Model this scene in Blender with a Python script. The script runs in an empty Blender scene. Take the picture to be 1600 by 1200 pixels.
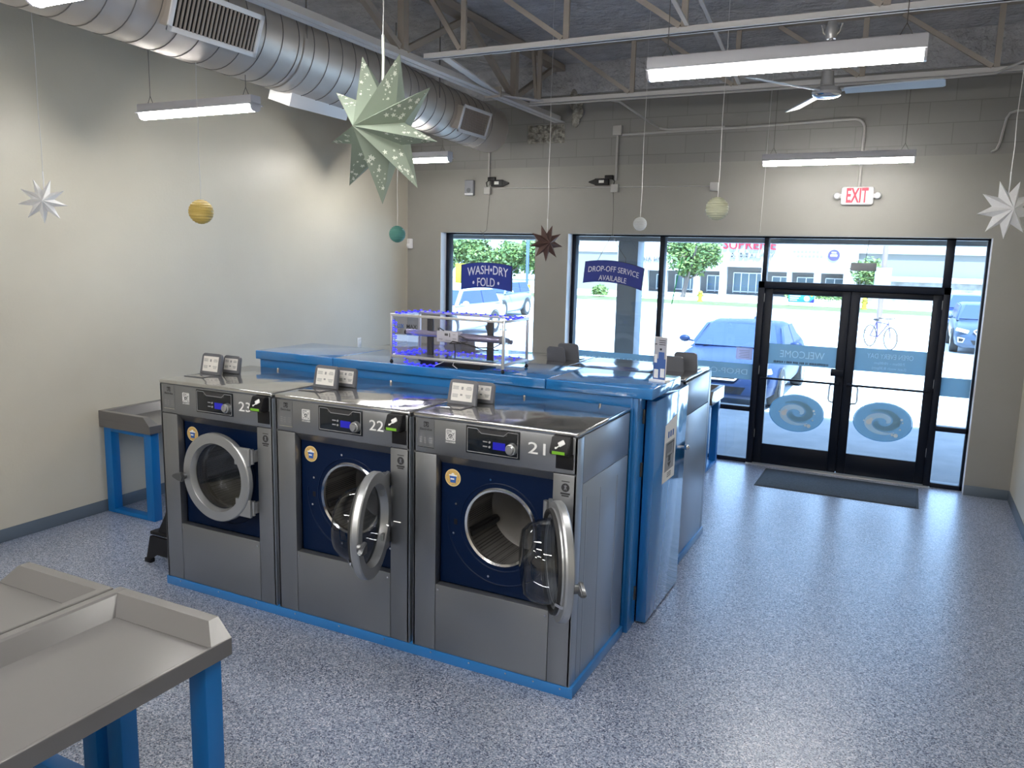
import bpy, bmesh, math, random
from mathutils import Vector, Matrix
R = math.radians
PI = math.pi
random.seed(7)
S = bpy.context.scene
C = S.collection

# ------------------------------------------------------------------ materials
def mat(name, col, rough=0.5, metal=0.0, emit=None, estr=0.0, coat=0.0, spec=0.5, trans=0.0):
    m = bpy.data.materials.new(name)
    m.use_nodes = True
    b = m.node_tree.nodes['Principled BSDF']
    b.inputs['Base Color'].default_value = (col[0], col[1], col[2], 1)
    b.inputs['Roughness'].default_value = rough
    b.inputs['Metallic'].default_value = metal
    b.inputs['Specular IOR Level'].default_value = spec
    b.inputs['Coat Weight'].default_value = coat
    b.inputs['Coat Roughness'].default_value = 0.08
    if emit:
        b.inputs['Emission Color'].default_value = (emit[0], emit[1], emit[2], 1)
        b.inputs['Emission Strength'].default_value = estr
    return m

def nd(m, kind, **kw):
    n = m.node_tree.nodes.new(kind)
    for k, v in kw.items():
        if k.startswith('_'):
            setattr(n, k[1:], v)
        else:
            n.inputs[k.replace('__', ' ')].default_value = v
    return n

def lk(m, a, ai, b, bi):
    m.node_tree.links.new(a.outputs[ai], b.inputs[bi])

def ramp(m, stops, const=False):
    n = m.node_tree.nodes.new('ShaderNodeValToRGB')
    cr = n.color_ramp
    if const:
        cr.interpolation = 'CONSTANT'
    while len(cr.elements) < len(stops):
        cr.elements.new(0.5)
    for e, (p, c) in zip(cr.elements, stops):
        e.position = p
        e.color = (c[0], c[1], c[2], 1)
    return n

def pbsdf(m):
    return m.node_tree.nodes['Principled BSDF']

def noisy(m, c1, c2, scale=4.0, detail=4.0, bump=0.0, bscale=60.0, bdist=0.01, stretch=None):
    """mottled colour plus a fine bump on a principled material"""
    tc = nd(m, 'ShaderNodeTexCoord')
    mp = nd(m, 'ShaderNodeMapping')
    if stretch:
        mp.inputs['Scale'].default_value = stretch
    lk(m, tc, 'Object', mp, 'Vector')
    n = nd(m, 'ShaderNodeTexNoise', Scale=scale, Detail=detail)
    lk(m, mp, 'Vector', n, 'Vector')
    r = ramp(m, [(0.3, c1), (0.7, c2)])
    lk(m, n, 'Fac', r, 'Fac')
    lk(m, r, 'Color', pbsdf(m), 'Base Color')
    if bump:
        n2 = nd(m, 'ShaderNodeTexNoise', Scale=bscale, Detail=3.0)
        lk(m, mp, 'Vector', n2, 'Vector')
        b = nd(m, 'ShaderNodeBump', Strength=bump, Distance=bdist)
        lk(m, n2, 'Fac', b, 'Height')
        lk(m, b, 'Normal', pbsdf(m), 'Normal')
    return m

def brushed(m, axis='x', amt=0.08, base=0.3):
    """streaky roughness for brushed sheet steel"""
    tc = nd(m, 'ShaderNodeTexCoord')
    mp = nd(m, 'ShaderNodeMapping')
    mp.inputs['Scale'].default_value = {'x': (2, 300, 300), 'z': (300, 300, 2)}[axis]
    lk(m, tc, 'Object', mp, 'Vector')
    n = nd(m, 'ShaderNodeTexNoise', Scale=1.0, Detail=2.0)
    lk(m, mp, 'Vector', n, 'Vector')
    mr = nd(m, 'ShaderNodeMapRange')
    mr.inputs['To Min'].default_value = base - amt
    mr.inputs['To Max'].default_value = base + amt
    lk(m, n, 'Fac', mr, 'Value')
    lk(m, mr, 'Result', pbsdf(m), 'Roughness')
    return m

M = {}
M['steel'] = brushed(mat('brushed_steel', (0.275, 0.285, 0.305), 0.36, 0.85), 'x', 0.06, 0.36)
M['steel_fascia'] = brushed(mat('brushed_steel_fascia', (0.29, 0.30, 0.32), 0.33, 0.85), 'x', 0.06, 0.34)
M['steel_top'] = mat('polished_steel_top', (0.55, 0.55, 0.55), 0.12, 0.95)
_m = M['steel_top']
_tc = nd(_m, 'ShaderNodeTexCoord'); _n = nd(_m, 'ShaderNodeTexNoise', Scale=2.6, Detail=1.5)
lk(_m, _tc, 'Object', _n, 'Vector')
_b = nd(_m, 'ShaderNodeBump', Strength=0.35, Distance=0.06)
lk(_m, _n, 'Fac', _b, 'Height'); lk(_m, _b, 'Normal', pbsdf(_m), 'Normal')
M['handle'] = mat('dark_cast_handle', (0.16, 0.165, 0.175), 0.35, 0.8)
M['steel_side'] = mat('grey_painted_side_steel', (0.35, 0.40, 0.48), 0.30, 0.55)
M['chrome'] = mat('chrome', (0.75, 0.75, 0.76), 0.12, 1.0)
M['ringmetal'] = mat('satin_cast_metal', (0.42, 0.43, 0.44), 0.38, 0.8)
M['darkmetal'] = mat('dark_metal', (0.08, 0.08, 0.085), 0.4, 0.7)
M['navy'] = mat('navy_painted_steel', (0.0006, 0.008, 0.036), 0.45, spec=0.18)
M['black'] = mat('black_plastic', (0.008, 0.008, 0.010), 0.45, spec=0.3)
M['rubber'] = mat('black_rubber', (0.015, 0.015, 0.016), 0.65)
M['gloss_black'] = mat('gloss_black_panel', (0.008, 0.011, 0.016), 0.12)
M['white'] = mat('white_print', (0.8, 0.8, 0.8), 0.5)
M['ink'] = mat('dark_ink', (0.03, 0.03, 0.035), 0.6)
M['greyink'] = mat('grey_ink', (0.30, 0.30, 0.31), 0.6)
M['gold'] = mat('gold_sticker', (0.62, 0.40, 0.12), 0.45)
M['goldrim'] = mat('pale_gold_rim', (0.8, 0.62, 0.3), 0.45)
M['cupblue'] = mat('cup_blue', (0.02, 0.10, 0.38), 0.5)
M['lcd_blue'] = mat('lcd_blue', (0.01, 0.01, 0.2), 0.3, emit=(0.01, 0.01, 0.6), estr=0.16)
M['lcd_green'] = mat('lcd_green', (0.12, 0.30, 0.02), 0.3, emit=(0.2, 0.45, 0.03), estr=0.12)
M['paper'] = mat('paper', (0.80, 0.78, 0.75), 0.6)
M['lid_grey'] = mat('grey_plastic_lid', (0.14, 0.145, 0.165), 0.42)
M['lid_dark'] = mat('charcoal_plastic', (0.07, 0.07, 0.08), 0.45)
M['blue'] = mat('blue_painted_wood', (0.022, 0.19, 0.52), 0.28, coat=0.35)
M['blue_gloss'] = mat('blue_gloss_panel', (0.022, 0.19, 0.52), 0.12, coat=0.8)
M['blue_leg'] = mat('blue_powder_coat', (0.004, 0.15, 0.45), 0.4)
M['baseboard'] = mat('vinyl_base', (0.115, 0.145, 0.18), 0.5)
M['laminate'] = mat('grey_laminate', (0.135, 0.13, 0.13), 0.22)
M['frame'] = mat('dark_bronze_aluminium', (0.003, 0.006, 0.015), 0.4, spec=0.25)
M['whitemetal'] = mat('white_metal', (0.80, 0.80, 0.82), 0.4)
M['jamb'] = mat('white_jamb', (0.78, 0.78, 0.80), 0.5)
M['galv'] = mat('galvanised_duct', (0.54, 0.495, 0.45), 0.42, 0.45)
M['galv_dark'] = mat('duct_seam', (0.22, 0.215, 0.21), 0.45, 0.6)
M['joist'] = mat('joist_paint', (0.62, 0.61, 0.61), 0.6)
M['joist_tan'] = mat('joist_web_primer', (0.36, 0.32, 0.28), 0.7)
M['conduit'] = mat('painted_conduit', (0.42, 0.41, 0.40), 0.5)
M['sage'] = mat('sage_paper', (0.275, 0.325, 0.265), 0.8, spec=0.2)
M['sage_star'] = mat('pale_star_print', (0.74, 0.77, 0.70), 0.7)
M['whitepaper'] = mat('white_paper', (0.78, 0.78, 0.79), 0.7)
M['glitter'] = mat('silver_print', (0.85, 0.85, 0.86), 0.3, 0.3)
M['brownpaper'] = mat('glitter_brown_paper', (0.11, 0.06, 0.05), 0.7)
M['goldpaper'] = mat('gold_paper_lantern', (0.52, 0.38, 0.10), 0.5, 0.0)
M['tealpaper'] = mat('teal_paper_lantern', (0.08, 0.25, 0.21), 0.55, 0.0)
M['ivorypaper'] = mat('ivory_paper_lantern', (0.55, 0.56, 0.40), 0.6)
M['wpaper'] = mat('white_paper_lantern', (0.68, 0.69, 0.68), 0.6)
M['string'] = mat('silver_string', (0.7, 0.7, 0.7), 0.35, 0.5)
M['wire'] = mat('thin_wire', (0.10, 0.09, 0.085), 0.5)
M['lampwhite'] = mat('lamp_housing', (0.55, 0.55, 0.60), 0.4)
M['lampglow'] = mat('lamp_tube', (0.9, 0.9, 0.9), 0.5, emit=(1.0, 0.97, 0.92), estr=32.0)
M['fan'] = mat('brushed_nickel_fan', (0.36, 0.36, 0.37), 0.35, 0.6)
M['blade'] = mat('fan_blade', (0.40, 0.47, 0.56), 0.3)
M['red'] = mat('exit_red', (0.75, 0.03, 0.06), 0.5, emit=(0.9, 0.03, 0.06), estr=0.25)
M['signblue'] = mat('sign_blue', (0.006, 0.025, 0.25), 0.45)
M['signedge'] = mat('sign_edge', (0.02, 0.02, 0.03), 0.5)
M['signtext'] = mat('sign_white', (0.66, 0.68, 0.80), 0.5)
M['mat_grey'] = noisy(mat('ribbed_mat', (0.05, 0.06, 0.07), 0.8), (0.025, 0.033, 0.045), (0.05, 0.062, 0.08), 60, 3, 0.4, 300, 0.003)
M['led'] = mat('blue_led', (0.02, 0.02, 0.5), 0.4, emit=(0.02, 0.015, 1.0), estr=1.3)
M['alu'] = mat('aluminium_profile', (0.62, 0.62, 0.63), 0.3, 0.6)
M['violet'] = mat('quartz_sleeve', (0.58, 0.55, 0.74), 0.18, 0.8)
M['beige_box'] = mat('ballast_box', (0.62, 0.61, 0.63), 0.45)

def glass_mat(name, tint=(1, 1, 1), refl=0.06):
    m = bpy.data.materials.new(name)
    m.use_nodes = True
    nt = m.node_tree
    for n in list(nt.nodes):
        nt.nodes.remove(n)
    o = nt.nodes.new('ShaderNodeOutputMaterial')
    t = nt.nodes.new('ShaderNodeBsdfTransparent'); t.inputs[0].default_value = (*tint, 1)
    g = nt.nodes.new('ShaderNodeBsdfGlossy'); g.inputs['Roughness'].default_value = 0.02
    mx = nt.nodes.new('ShaderNodeMixShader')
    f = nt.nodes.new('ShaderNodeLayerWeight'); f.inputs['Blend'].default_value = 0.5
    pw = nt.nodes.new('ShaderNodeMath'); pw.operation = 'POWER'; pw.inputs[1].default_value = 4.5
    mm = nt.nodes.new('ShaderNodeMath'); mm.operation = 'MULTIPLY_ADD'; mm.inputs[1].default_value = 0.8; mm.inputs[2].default_value = refl
    nt.links.new(f.outputs['Facing'], pw.inputs[0]); nt.links.new(pw.outputs[0], mm.inputs[0]); nt.links.new(mm.outputs[0], mx.inputs[0])
    nt.links.new(t.outputs[0], mx.inputs[1]); nt.links.new(g.outputs[0], mx.inputs[2])
    nt.links.new(mx.outputs[0], o.inputs[0])
    return m
M['glass'] = glass_mat('window_glass', (0.96, 0.98, 0.98), 0.05)
M['acrylic'] = glass_mat('clear_acrylic', (0.97, 0.97, 1.0), 0.05)
M['bowl'] = glass_mat('door_bowl_glass', (0.55, 0.57, 0.60), 0.07)
M['carglass'] = mat('car_glass', (0.035, 0.055, 0.13), 0.2, spec=0.12)

def decal_mat(name, col, k):
    """vinyl film: mostly diffuse, lets a little daylight through"""
    m = bpy.data.materials.new(name)
    m.use_nodes = True
    nt = m.node_tree
    for n in list(nt.nodes):
        nt.nodes.remove(n)
    o = nt.nodes.new('ShaderNodeOutputMaterial')
    d = nt.nodes.new('ShaderNodeBsdfDiffuse'); d.inputs[0].default_value = (*col, 1)
    t = nt.nodes.new('ShaderNodeBsdfTranslucent'); t.inputs[0].default_value = (*col, 1)
    mx = nt.nodes.new('ShaderNodeMixShader'); mx.inputs[0].default_value = k
    nt.links.new(d.outputs[0], mx.inputs[1]); nt.links.new(t.outputs[0], mx.inputs[2])
    nt.links.new(mx.outputs[0], o.inputs[0])
    return m
DK = 0.6
M['vinyl'] = decal_mat('blue_vinyl', (0.36, 0.53, 0.62), DK)
M['vinyl_lt'] = decal_mat('pale_vinyl', (0.70, 0.90, 1.0), 0.35)
M['vinyl_edge'] = decal_mat('edge_vinyl', (0.10, 0.22, 0.32), DK)
M['vinyl_grey'] = decal_mat('greygreen_vinyl', (0.33, 0.51, 0.57), 0.45)
M['vinyl_white'] = decal_mat('white_vinyl', (0.88, 0.93, 0.94), 0.25)
M['vinyl_paper'] = decal_mat('taped_paper', (0.66, 0.66, 0.80), DK)

def floor_mat():
    m = mat('epoxy_flake_floor', (0.4, 0.42, 0.46), 0.24, coat=0.55)
    pbsdf(m).inputs['Coat Roughness'].default_value = 0.30
    tc = nd(m, 'ShaderNodeTexCoord')
    v = nd(m, 'ShaderNodeTexVoronoi', Scale=170.0)
    lk(m, tc, 'Object', v, 'Vector')
    sep = nd(m, 'ShaderNodeSeparateColor')
    lk(m, v, 'Color', sep, 'Color')
    r = ramp(m, [(0.0, (0.025, 0.04, 0.10)), (0.17, (0.155, 0.195, 0.29)), (0.42, (0.27, 0.32, 0.43)),
                 (0.66, (0.38, 0.42, 0.53)), (0.88, (0.60, 0.61, 0.67))], True)
    lk(m, sep, 'Red', r, 'Fac')
    n = nd(m, 'ShaderNodeTexNoise', Scale=0.9, Detail=2.0)
    lk(m, tc, 'Object', n, 'Vector')
    mr = nd(m, 'ShaderNodeMapRange'); mr.inputs['To Min'].default_value = 0.28; mr.inputs['To Max'].default_value = 0.36
    lk(m, n, 'Fac', mr, 'Value'); lk(m, mr, 'Result', pbsdf(m), 'Roughness')
    lk(m, r, 'Color', pbsdf(m), 'Base Color')
    n2 = nd(m, 'ShaderNodeTexNoise', Scale=70.0, Detail=2.0)
    lk(m, tc, 'Object', n2, 'Vector')
    b = nd(m, 'ShaderNodeBump', Strength=0.22, Distance=0.004)
    lk(m, n2, 'Fac', b, 'Height'); lk(m, b, 'Normal', pbsdf(m), 'Normal')
    return m
M['floor'] = floor_mat()
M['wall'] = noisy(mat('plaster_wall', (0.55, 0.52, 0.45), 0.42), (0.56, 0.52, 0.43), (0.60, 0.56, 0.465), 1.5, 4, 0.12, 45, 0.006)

M['wall_underlit'] = noisy(mat('underlit_front_wall', (0.45, 0.43, 0.38), 0.5), (0.27, 0.262, 0.242), (0.30, 0.29, 0.268), 1.5, 4, 0.10, 45, 0.006)  # tone darker than the side walls, standing in for less lamplight

def block_mat():
    m = mat('painted_block', (0.45, 0.43, 0.38), 0.6)
    tc = nd(m, 'ShaderNodeTexCoord')
    mp = nd(m, 'ShaderNodeMapping'); mp.inputs['Rotation'].default_value = (R(90), 0, 0)
    lk(m, tc, 'Object', mp, 'Vector')
    br = nd(m, 'ShaderNodeTexBrick', Scale=1.0)
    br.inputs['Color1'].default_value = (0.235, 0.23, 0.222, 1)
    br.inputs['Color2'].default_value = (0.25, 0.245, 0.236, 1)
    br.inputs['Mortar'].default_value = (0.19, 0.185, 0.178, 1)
    br.inputs['Mortar Size'].default_value = 0.004
    br.inputs['Mortar Smooth'].default_value = 0.2
    br.inputs['Brick Width'].default_value = 0.42
    br.inputs['Row Height'].default_value = 0.196
    lk(m, mp, 'Vector', br, 'Vector')
    lk(m, br, 'Color', pbsdf(m), 'Base Color')
    b = nd(m, 'ShaderNodeBump', Strength=0.25, Distance=0.003); b.invert = True
    lk(m, br, 'Fac', b, 'Height'); lk(m, b, 'Normal', pbsdf(m), 'Normal')
    return m
M['block'] = block_mat()
M['foam'] = noisy(mat('sprayed_ceiling', (0.2, 0.2, 0.2), 0.9), (0.40, 0.40, 0.42), (0.54, 0.54, 0.56), 5, 6, 0.9, 14, 0.06)
M['grime'] = noisy(mat('broken_block', (0.3, 0.28, 0.25), 0.9), (0.16, 0.15, 0.13), (0.45, 0.43, 0.38), 22, 4, 0.8, 30, 0.03)

# outdoors
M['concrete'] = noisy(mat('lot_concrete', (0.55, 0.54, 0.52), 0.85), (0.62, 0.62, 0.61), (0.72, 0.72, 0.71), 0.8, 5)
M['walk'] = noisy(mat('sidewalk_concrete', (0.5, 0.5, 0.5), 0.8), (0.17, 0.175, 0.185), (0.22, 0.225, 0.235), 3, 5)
M['curbm'] = mat('curb_concrete', (0.32, 0.32, 0.33), 0.85)
M['soffit'] = mat('canopy_paint', (0.25, 0.27, 0.29), 0.6)
M['column'] = mat('column_paint', (0.27, 0.30, 0.33), 0.6)
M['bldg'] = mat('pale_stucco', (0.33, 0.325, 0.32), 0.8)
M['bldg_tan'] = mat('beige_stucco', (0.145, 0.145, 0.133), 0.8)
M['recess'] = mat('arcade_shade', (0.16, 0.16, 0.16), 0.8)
M['shopglass'] = mat('shop_glass', (0.10, 0.16, 0.20), 0.15)
M['leaf'] = mat('leaf_green', (0.06, 0.115, 0.03), 0.7)
M['leaf2'] = mat('leaf_bright', (0.10, 0.155, 0.03), 0.7)
M['bark'] = mat('bark', (0.10, 0.08, 0.07), 0.9)
M['grass'] = noisy(mat('grass', (0.2, 0.28, 0.08), 0.9), (0.055, 0.085, 0.015), (0.105, 0.115, 0.04), 2, 5)
M['signred'] = mat('sign_letter_red', (0.32, 0.003, 0.02), 0.5)
M['signpurple'] = mat('sign_purple', (0.05, 0.035, 0.12), 0.5)
M['signgrey'] = mat('sign_letter_grey', (0.17, 0.165, 0.17), 0.5)
M['signdark'] = mat('sign_letter_dark', (0.12, 0.11, 0.12), 0.5)
M['teal'] = mat('teal_banner', (0.012, 0.17, 0.19), 0.6)
M['yellow'] = mat('yellow_paint', (0.36, 0.29, 0.02), 0.6)
M['polebrown'] = mat('pole_brown', (0.16, 0.115, 0.10), 0.6)
M['ford'] = mat('dark_blue_car_paint', (0.016, 0.030, 0.080), 0.4, spec=0.18)
M['silver'] = mat('silver_car_paint', (0.16, 0.19, 0.22), 0.3, 0.2, coat=0.4)
M['whitecar'] = mat('white_car_paint', (0.45, 0.46, 0.47), 0.3, coat=0.4)
M['darkcar'] = mat('charcoal_car_paint', (0.03, 0.05, 0.085), 0.3, spec=0.3)
M['navycar'] = mat('navy_car_paint', (0.02, 0.04, 0.14), 0.15, coat=1.0)
M['headlight'] = mat('headlight_lens', (0.75, 0.78, 0.80), 0.1)
M['tire'] = mat('tire', (0.02, 0.02, 0.021), 0.8)

# ------------------------------------------------------------------ mesh builder
class MB:
    def __init__(s):
        s.bm = bmesh.new()
    def _mi(s, faces, mi):
        for f in faces:
            f.material_index = mi
    def box(s, x0, x1, y0, y1, z0, z1, b=0.0, mi=0, seg=2, mtx=None):
        t = bmesh.new()
        bmesh.ops.create_cube(t, size=1)
        for v in t.verts:
            v.co = Vector((x0 if v.co.x < 0 else x1, y0 if v.co.y < 0 else y1, z0 if v.co.z < 0 else z1))
        if b:
            bmesh.ops.bevel(t, geom=t.edges[:], offset=b, segments=seg, affect='EDGES', profile=0.5)
        s.merge(t, mi, mtx)
        return s
    def merge(s, t, mi=None, mtx=None):
        if mtx is not None:
            bmesh.ops.transform(t, matrix=mtx, verts=t.verts[:])
        if mi is not None:
            for f in t.faces:
                f.material_index = mi
        me = bpy.data.meshes.new('tmp')
        t.to_mesh(me); t.free()
        s.bm.from_mesh(me)
        bpy.data.meshes.remove(me)
        return s
    def prism(s, pts, axis, a, b, mi=0, bev=0.0, mtx=None):
        """polygon pts (2d) extruded along axis from a to b; axis x->(y,z), y->(x,z), z->(x,y)"""
        t = bmesh.new()
        def P(p, h):
            return {'x': (h, p[0], p[1]), 'y': (p[0], h, p[1]), 'z': (p[0], p[1], h)}[axis]
        va = [t.verts.new(P(p, a)) for p in pts]
        vb = [t.verts.new(P(p, b)) for p in pts]
        n = len(pts)
        t.faces.new(va); t.faces.new(vb[::-1])
        for i in range(n):
            t.faces.new((va[i], vb[i], vb[(i + 1) % n], va[(i + 1) % n]))
        bmesh.ops.recalc_face_normals(t, faces=t.faces[:])
        if bev:
            bmesh.ops.bevel(t, geom=t.edges[:], offset=bev, segments=2, affect='EDGES')
        return s.merge(t, mi, mtx)
    def hexa(s, v8, mi=0):
        """eight corners: bottom 4 ccw then top 4"""
        t = bmesh.new()
        v = [t.verts.new(c) for c in v8]
        for f in ((0, 3, 2, 1), (4, 5, 6, 7), (0, 1, 5, 4), (1, 2, 6, 5), (2, 3, 7, 6), (3, 0, 4, 7)):
            t.faces.new([v[i] for i in f])
        bmesh.ops.recalc_face_normals(t, faces=t.faces[:])
        return s.merge(t, mi)
    def lathe(s, prof, axis='z', at=(0, 0, 0), seg=32, mi=0, mtx=None, caps=False, a0=0.0, a1=2 * PI):
        """profile of (r, h); axis the revolve axis"""
        t = bmesh.new()
        full = abs(a1 - a0 - 2 * PI) < 1e-6
        n = seg if full else seg + 1
        rings = []
        for r, h in prof:
            ring = []
            for k in range(n):
                a = a0 + (a1 - a0) * k / seg
                c, q = r * math.cos(a), r * math.sin(a)
                co = {'z': (c, q, h), 'y': (c, h, q), 'x': (h, c, q)}[axis]
                ring.append(t.verts.new(Vector(co) + Vector(at)))
            rings.append(ring)
        for i in range(len(rings) - 1):
            A, B = rings[i], rings[i + 1]
            for k in range(n if full else n - 1):
                j = (k + 1) % n
                t.faces.new((A[k], A[j], B[j], B[k]))
        if caps:
            t.faces.new(rings[0]); t.faces.new(rings[-1][::-1])
        bmesh.ops.remove_doubles(t, verts=t.verts[:], dist=1e-6)
        bmesh.ops.recalc_face_normals(t, faces=t.faces[:])
        return s.merge(t, mi, mtx)
    def cyl(s, p0, p1, r, seg=16, mi=0, r2=None):
        p0, p1 = Vector(p0), Vector(p1)
        d = p1 - p0
        t = bmesh.new()
        bmesh.ops.create_cone(t, cap_ends=True, segments=seg, radius1=r, radius2=r if r2 is None else r2, depth=d.length)
        q = d.to_track_quat('Z', 'Y').to_matrix().to_4x4()
        return s.merge(t, mi, Matrix.Translation((p0 + p1) / 2) @ q)
    def bar(s, p0, p1, w, h, mi=0, b=0.0):
        """rectangular bar between two points, h kept upright where possible"""
        p0, p1 = Vector(p0), Vector(p1)
        d = p1 - p0
        t = bmesh.new()
        bmesh.ops.create_cube(t, size=1)
        for v in t.verts:
            v.co = Vector((v.co.x * d.length, v.co.y * w, v.co.z * h))
        if b:
            bmesh.ops.bevel(t, geom=t.edges[:], offset=b, segments=2, affect='EDGES')
        x = d.normalized()
        up = Vector((0, 0, 1)) if abs(x.z) < 0.95 else Vector((0, 1, 0))
        y = up.cross(x).normalized(); z = x.cross(y)
        m = Matrix((x, y, z)).transposed().to_4x4()
        return s.merge(t, mi, Matrix.Translation((p0 + p1) / 2) @ m)
    def tube(s, pts, r, seg=8, mi=0, closed=False):
        pts = [Vector(p) for p in pts]
        t = bmesh.new()
        rings = []
        n = len(pts)
        prev = None
        for i, p in enumerate(pts):
            if closed:
                d = pts[(i + 1) % n] - pts[i - 1]
            else:
                d = pts[min(i + 1, n - 1)] - pts[max(i - 1, 0)]
            d.normalize()
            if prev is None:
                a = Vector((0, 0, 1)) if abs(d.z) < 0.9 else Vector((1, 0, 0))
                u = d.cross(a).normalized()
            else:
                u = (prev - d * prev.dot(d)).normalized()
            prev = u
            w = d.cross(u)
            rings.append([t.verts.new(p + (u * math.cos(2 * PI * k / seg) + w * math.sin(2 * PI * k / seg)) * r) for k in range(seg)])
        m = n if closed else n - 1
        for i in range(m):
            A, B = rings[i], rings[(i + 1) % n]
            for k in range(seg):
                j = (k + 1) % seg
                t.faces.new((A[k], A[j], B[j], B[k]))
        if not closed:
            t.faces.new(rings[0][::-1]); t.faces.new(rings[-1])
        bmesh.ops.recalc_face_normals(t, faces=t.faces[:])
        return s.merge(t, mi)
    def ball(s, c, r, seg=16, mi=0, sc=(1, 1, 1)):
        t = bmesh.new()
        bmesh.ops.create_uvsphere(t, u_segments=seg, v_segments=max(6, seg // 2), radius=r)
        return s.merge(t, mi, Matrix.Translation(Vector(c)) @ Matrix.Diagonal((*sc, 1)))
    def poly(s, pts, mi=0):
        f = s.bm.faces.new([s.bm.verts.new(p) for p in pts])
        f.material_index = mi
        return s
    def build(s, name, mats, parent=None, loc=None, rot=None, smooth=40):
        me = bpy.data.meshes.new(name)
        s.bm.to_mesh(me); s.bm.free()
        for m in (mats if isinstance(mats, (list, tuple)) else [mats]):
            me.materials.append(M[m] if isinstance(m, str) else m)
        if smooth:
            for p in me.polygons:
                p.use_smooth = True
            me.set_sharp_from_angle(angle=R(smooth))
        o = bpy.data.objects.new(name, me)
        C.objects.link(o)
        if parent:
            o.parent = parent
        if loc:
            o.location = loc
        if rot:
            o.rotation_euler = rot
        return o

def B(*a, **k):
    return MB().box(*a, **k)

def tag(o, label=None, cat=None, group=None, kind=None):
    if label: o['label'] = label
    if cat: o['category'] = cat
    if group: o['group'] = group
    if kind: o['kind'] = kind
    return o

def thing(name, label, cat, loc=(0, 0, 0), rz=0.0, group=None):
    o = bpy.data.objects.new(name, None)
    C.objects.link(o)
    o.empty_display_size = 0.05
    o.location = loc; o.rotation_euler = (0, 0, rz)
    return tag(o, label, cat, group)

def struct(name, mb, mats, parent=None, label=None, smooth=40):
    o = mb.build(name, mats, parent, smooth=smooth)
    if not parent:
        o['kind'] = 'structure'
        if label: o['label'] = label
    return o

def copy_tree(o, parent=None):
    c = o.copy()
    C.objects.link(c)
    if parent: c.parent = parent
    for ch in list(o.children):
        copy_tree(ch, c)
    return c

def text(name, body, m, parent, c, w, h, rot=(R(90), 0, 0), arc=0.0, bold=0.0, depth=0.0015, space=1.0, lines=1.0):
    """lettering scaled to w x h, centred at c, facing -y by default"""
    cu = bpy.data.curves.new(name, 'FONT')
    cu.body = body; cu.align_x = 'CENTER'; cu.size = 1.0
    cu.extrude = 0.001; cu.offset = bold; cu.space_character = space; cu.space_line = lines
    cu.resolution_u = 3
    t = bpy.data.objects.new('tmp', cu)
    C.objects.link(t)
    dg = bpy.context.evaluated_depsgraph_get()
    me = bpy.data.meshes.new_from_object(t.evaluated_get(dg))
    bpy.data.objects.remove(t)
    bpy.data.curves.remove(cu)
    xs = [v.co.x for v in me.vertices]; ys = [v.co.y for v in me.vertices]
    cx, cy = (max(xs) + min(xs)) / 2, (max(ys) + min(ys)) / 2
    sx, sy = w / (max(xs) - min(xs)), h / (max(ys) - min(ys))
    for v in me.vertices:
        x = (v.co.x - cx) * sx
        v.co = Vector((x, (v.co.y - cy) * sy + arc * (0.5 - (2 * x / w) ** 2), depth if v.co.z > 0 else 0.0))
    me.name = name
    me.materials.append(M[m])
    o = bpy.data.objects.new(name, me)
    C.objects.link(o)
    if parent: o.parent = parent
    o.location = c; o.rotation_euler = rot
    return o

# ------------------------------------------------------------------ room shell
XL, XR, YB, YF, ZC = -5.872, 1.021, 8.703, -4.0, 4.35
struct('floor', B(XL, XR, YF, YB + 0.24, -0.1, 0.0), 'floor', label='speckled blue grey epoxy floor of the laundromat')
struct('wall_left', B(XL - 0.2, XL, YF, YB + 0.26, -0.1, ZC + 0.2), 'wall', label='long cream plaster wall on the left')
struct('wall_right', B(XR, XR + 0.2, YF, YB + 0.26, -0.1, ZC + 0.2), 'wall', label='cream plaster wall at the right edge')
struct('wall_front', B(XL - 0.2, XR + 0.2, YF - 0.2, YF, -0.1, ZC + 0.2), 'wall', label='cream wall behind the camera')
struct('ceiling', B(XL, XR, YF, YB + 0.26, ZC, ZC + 0.2), 'foam', label='dark grey sprayed ceiling deck above the steel joists')
W1a, W1b, W2a, W2b, ZH = -5.371, -4.053, -3.634, 0.641, 2.469
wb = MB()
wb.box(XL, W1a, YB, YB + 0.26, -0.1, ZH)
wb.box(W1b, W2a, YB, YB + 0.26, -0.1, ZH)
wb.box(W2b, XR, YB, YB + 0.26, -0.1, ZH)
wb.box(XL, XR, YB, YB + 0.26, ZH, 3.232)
struct('wall_back', wb, 'wall_underlit', label='cream front wall around the shop windows')
ub = MB()
ub.box(XL, XR, YB + 0.003, YB + 0.26, 3.232, 4.02)
struct('trim_1', ub, 'block', label='painted block band above the shop windows')
struct('trim_2', B(XL, XR, YB - 0.03, YB + 0.26, 4.02, ZC), 'foam', label='grey sprayed band where the block wall meets the ceiling')
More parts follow.
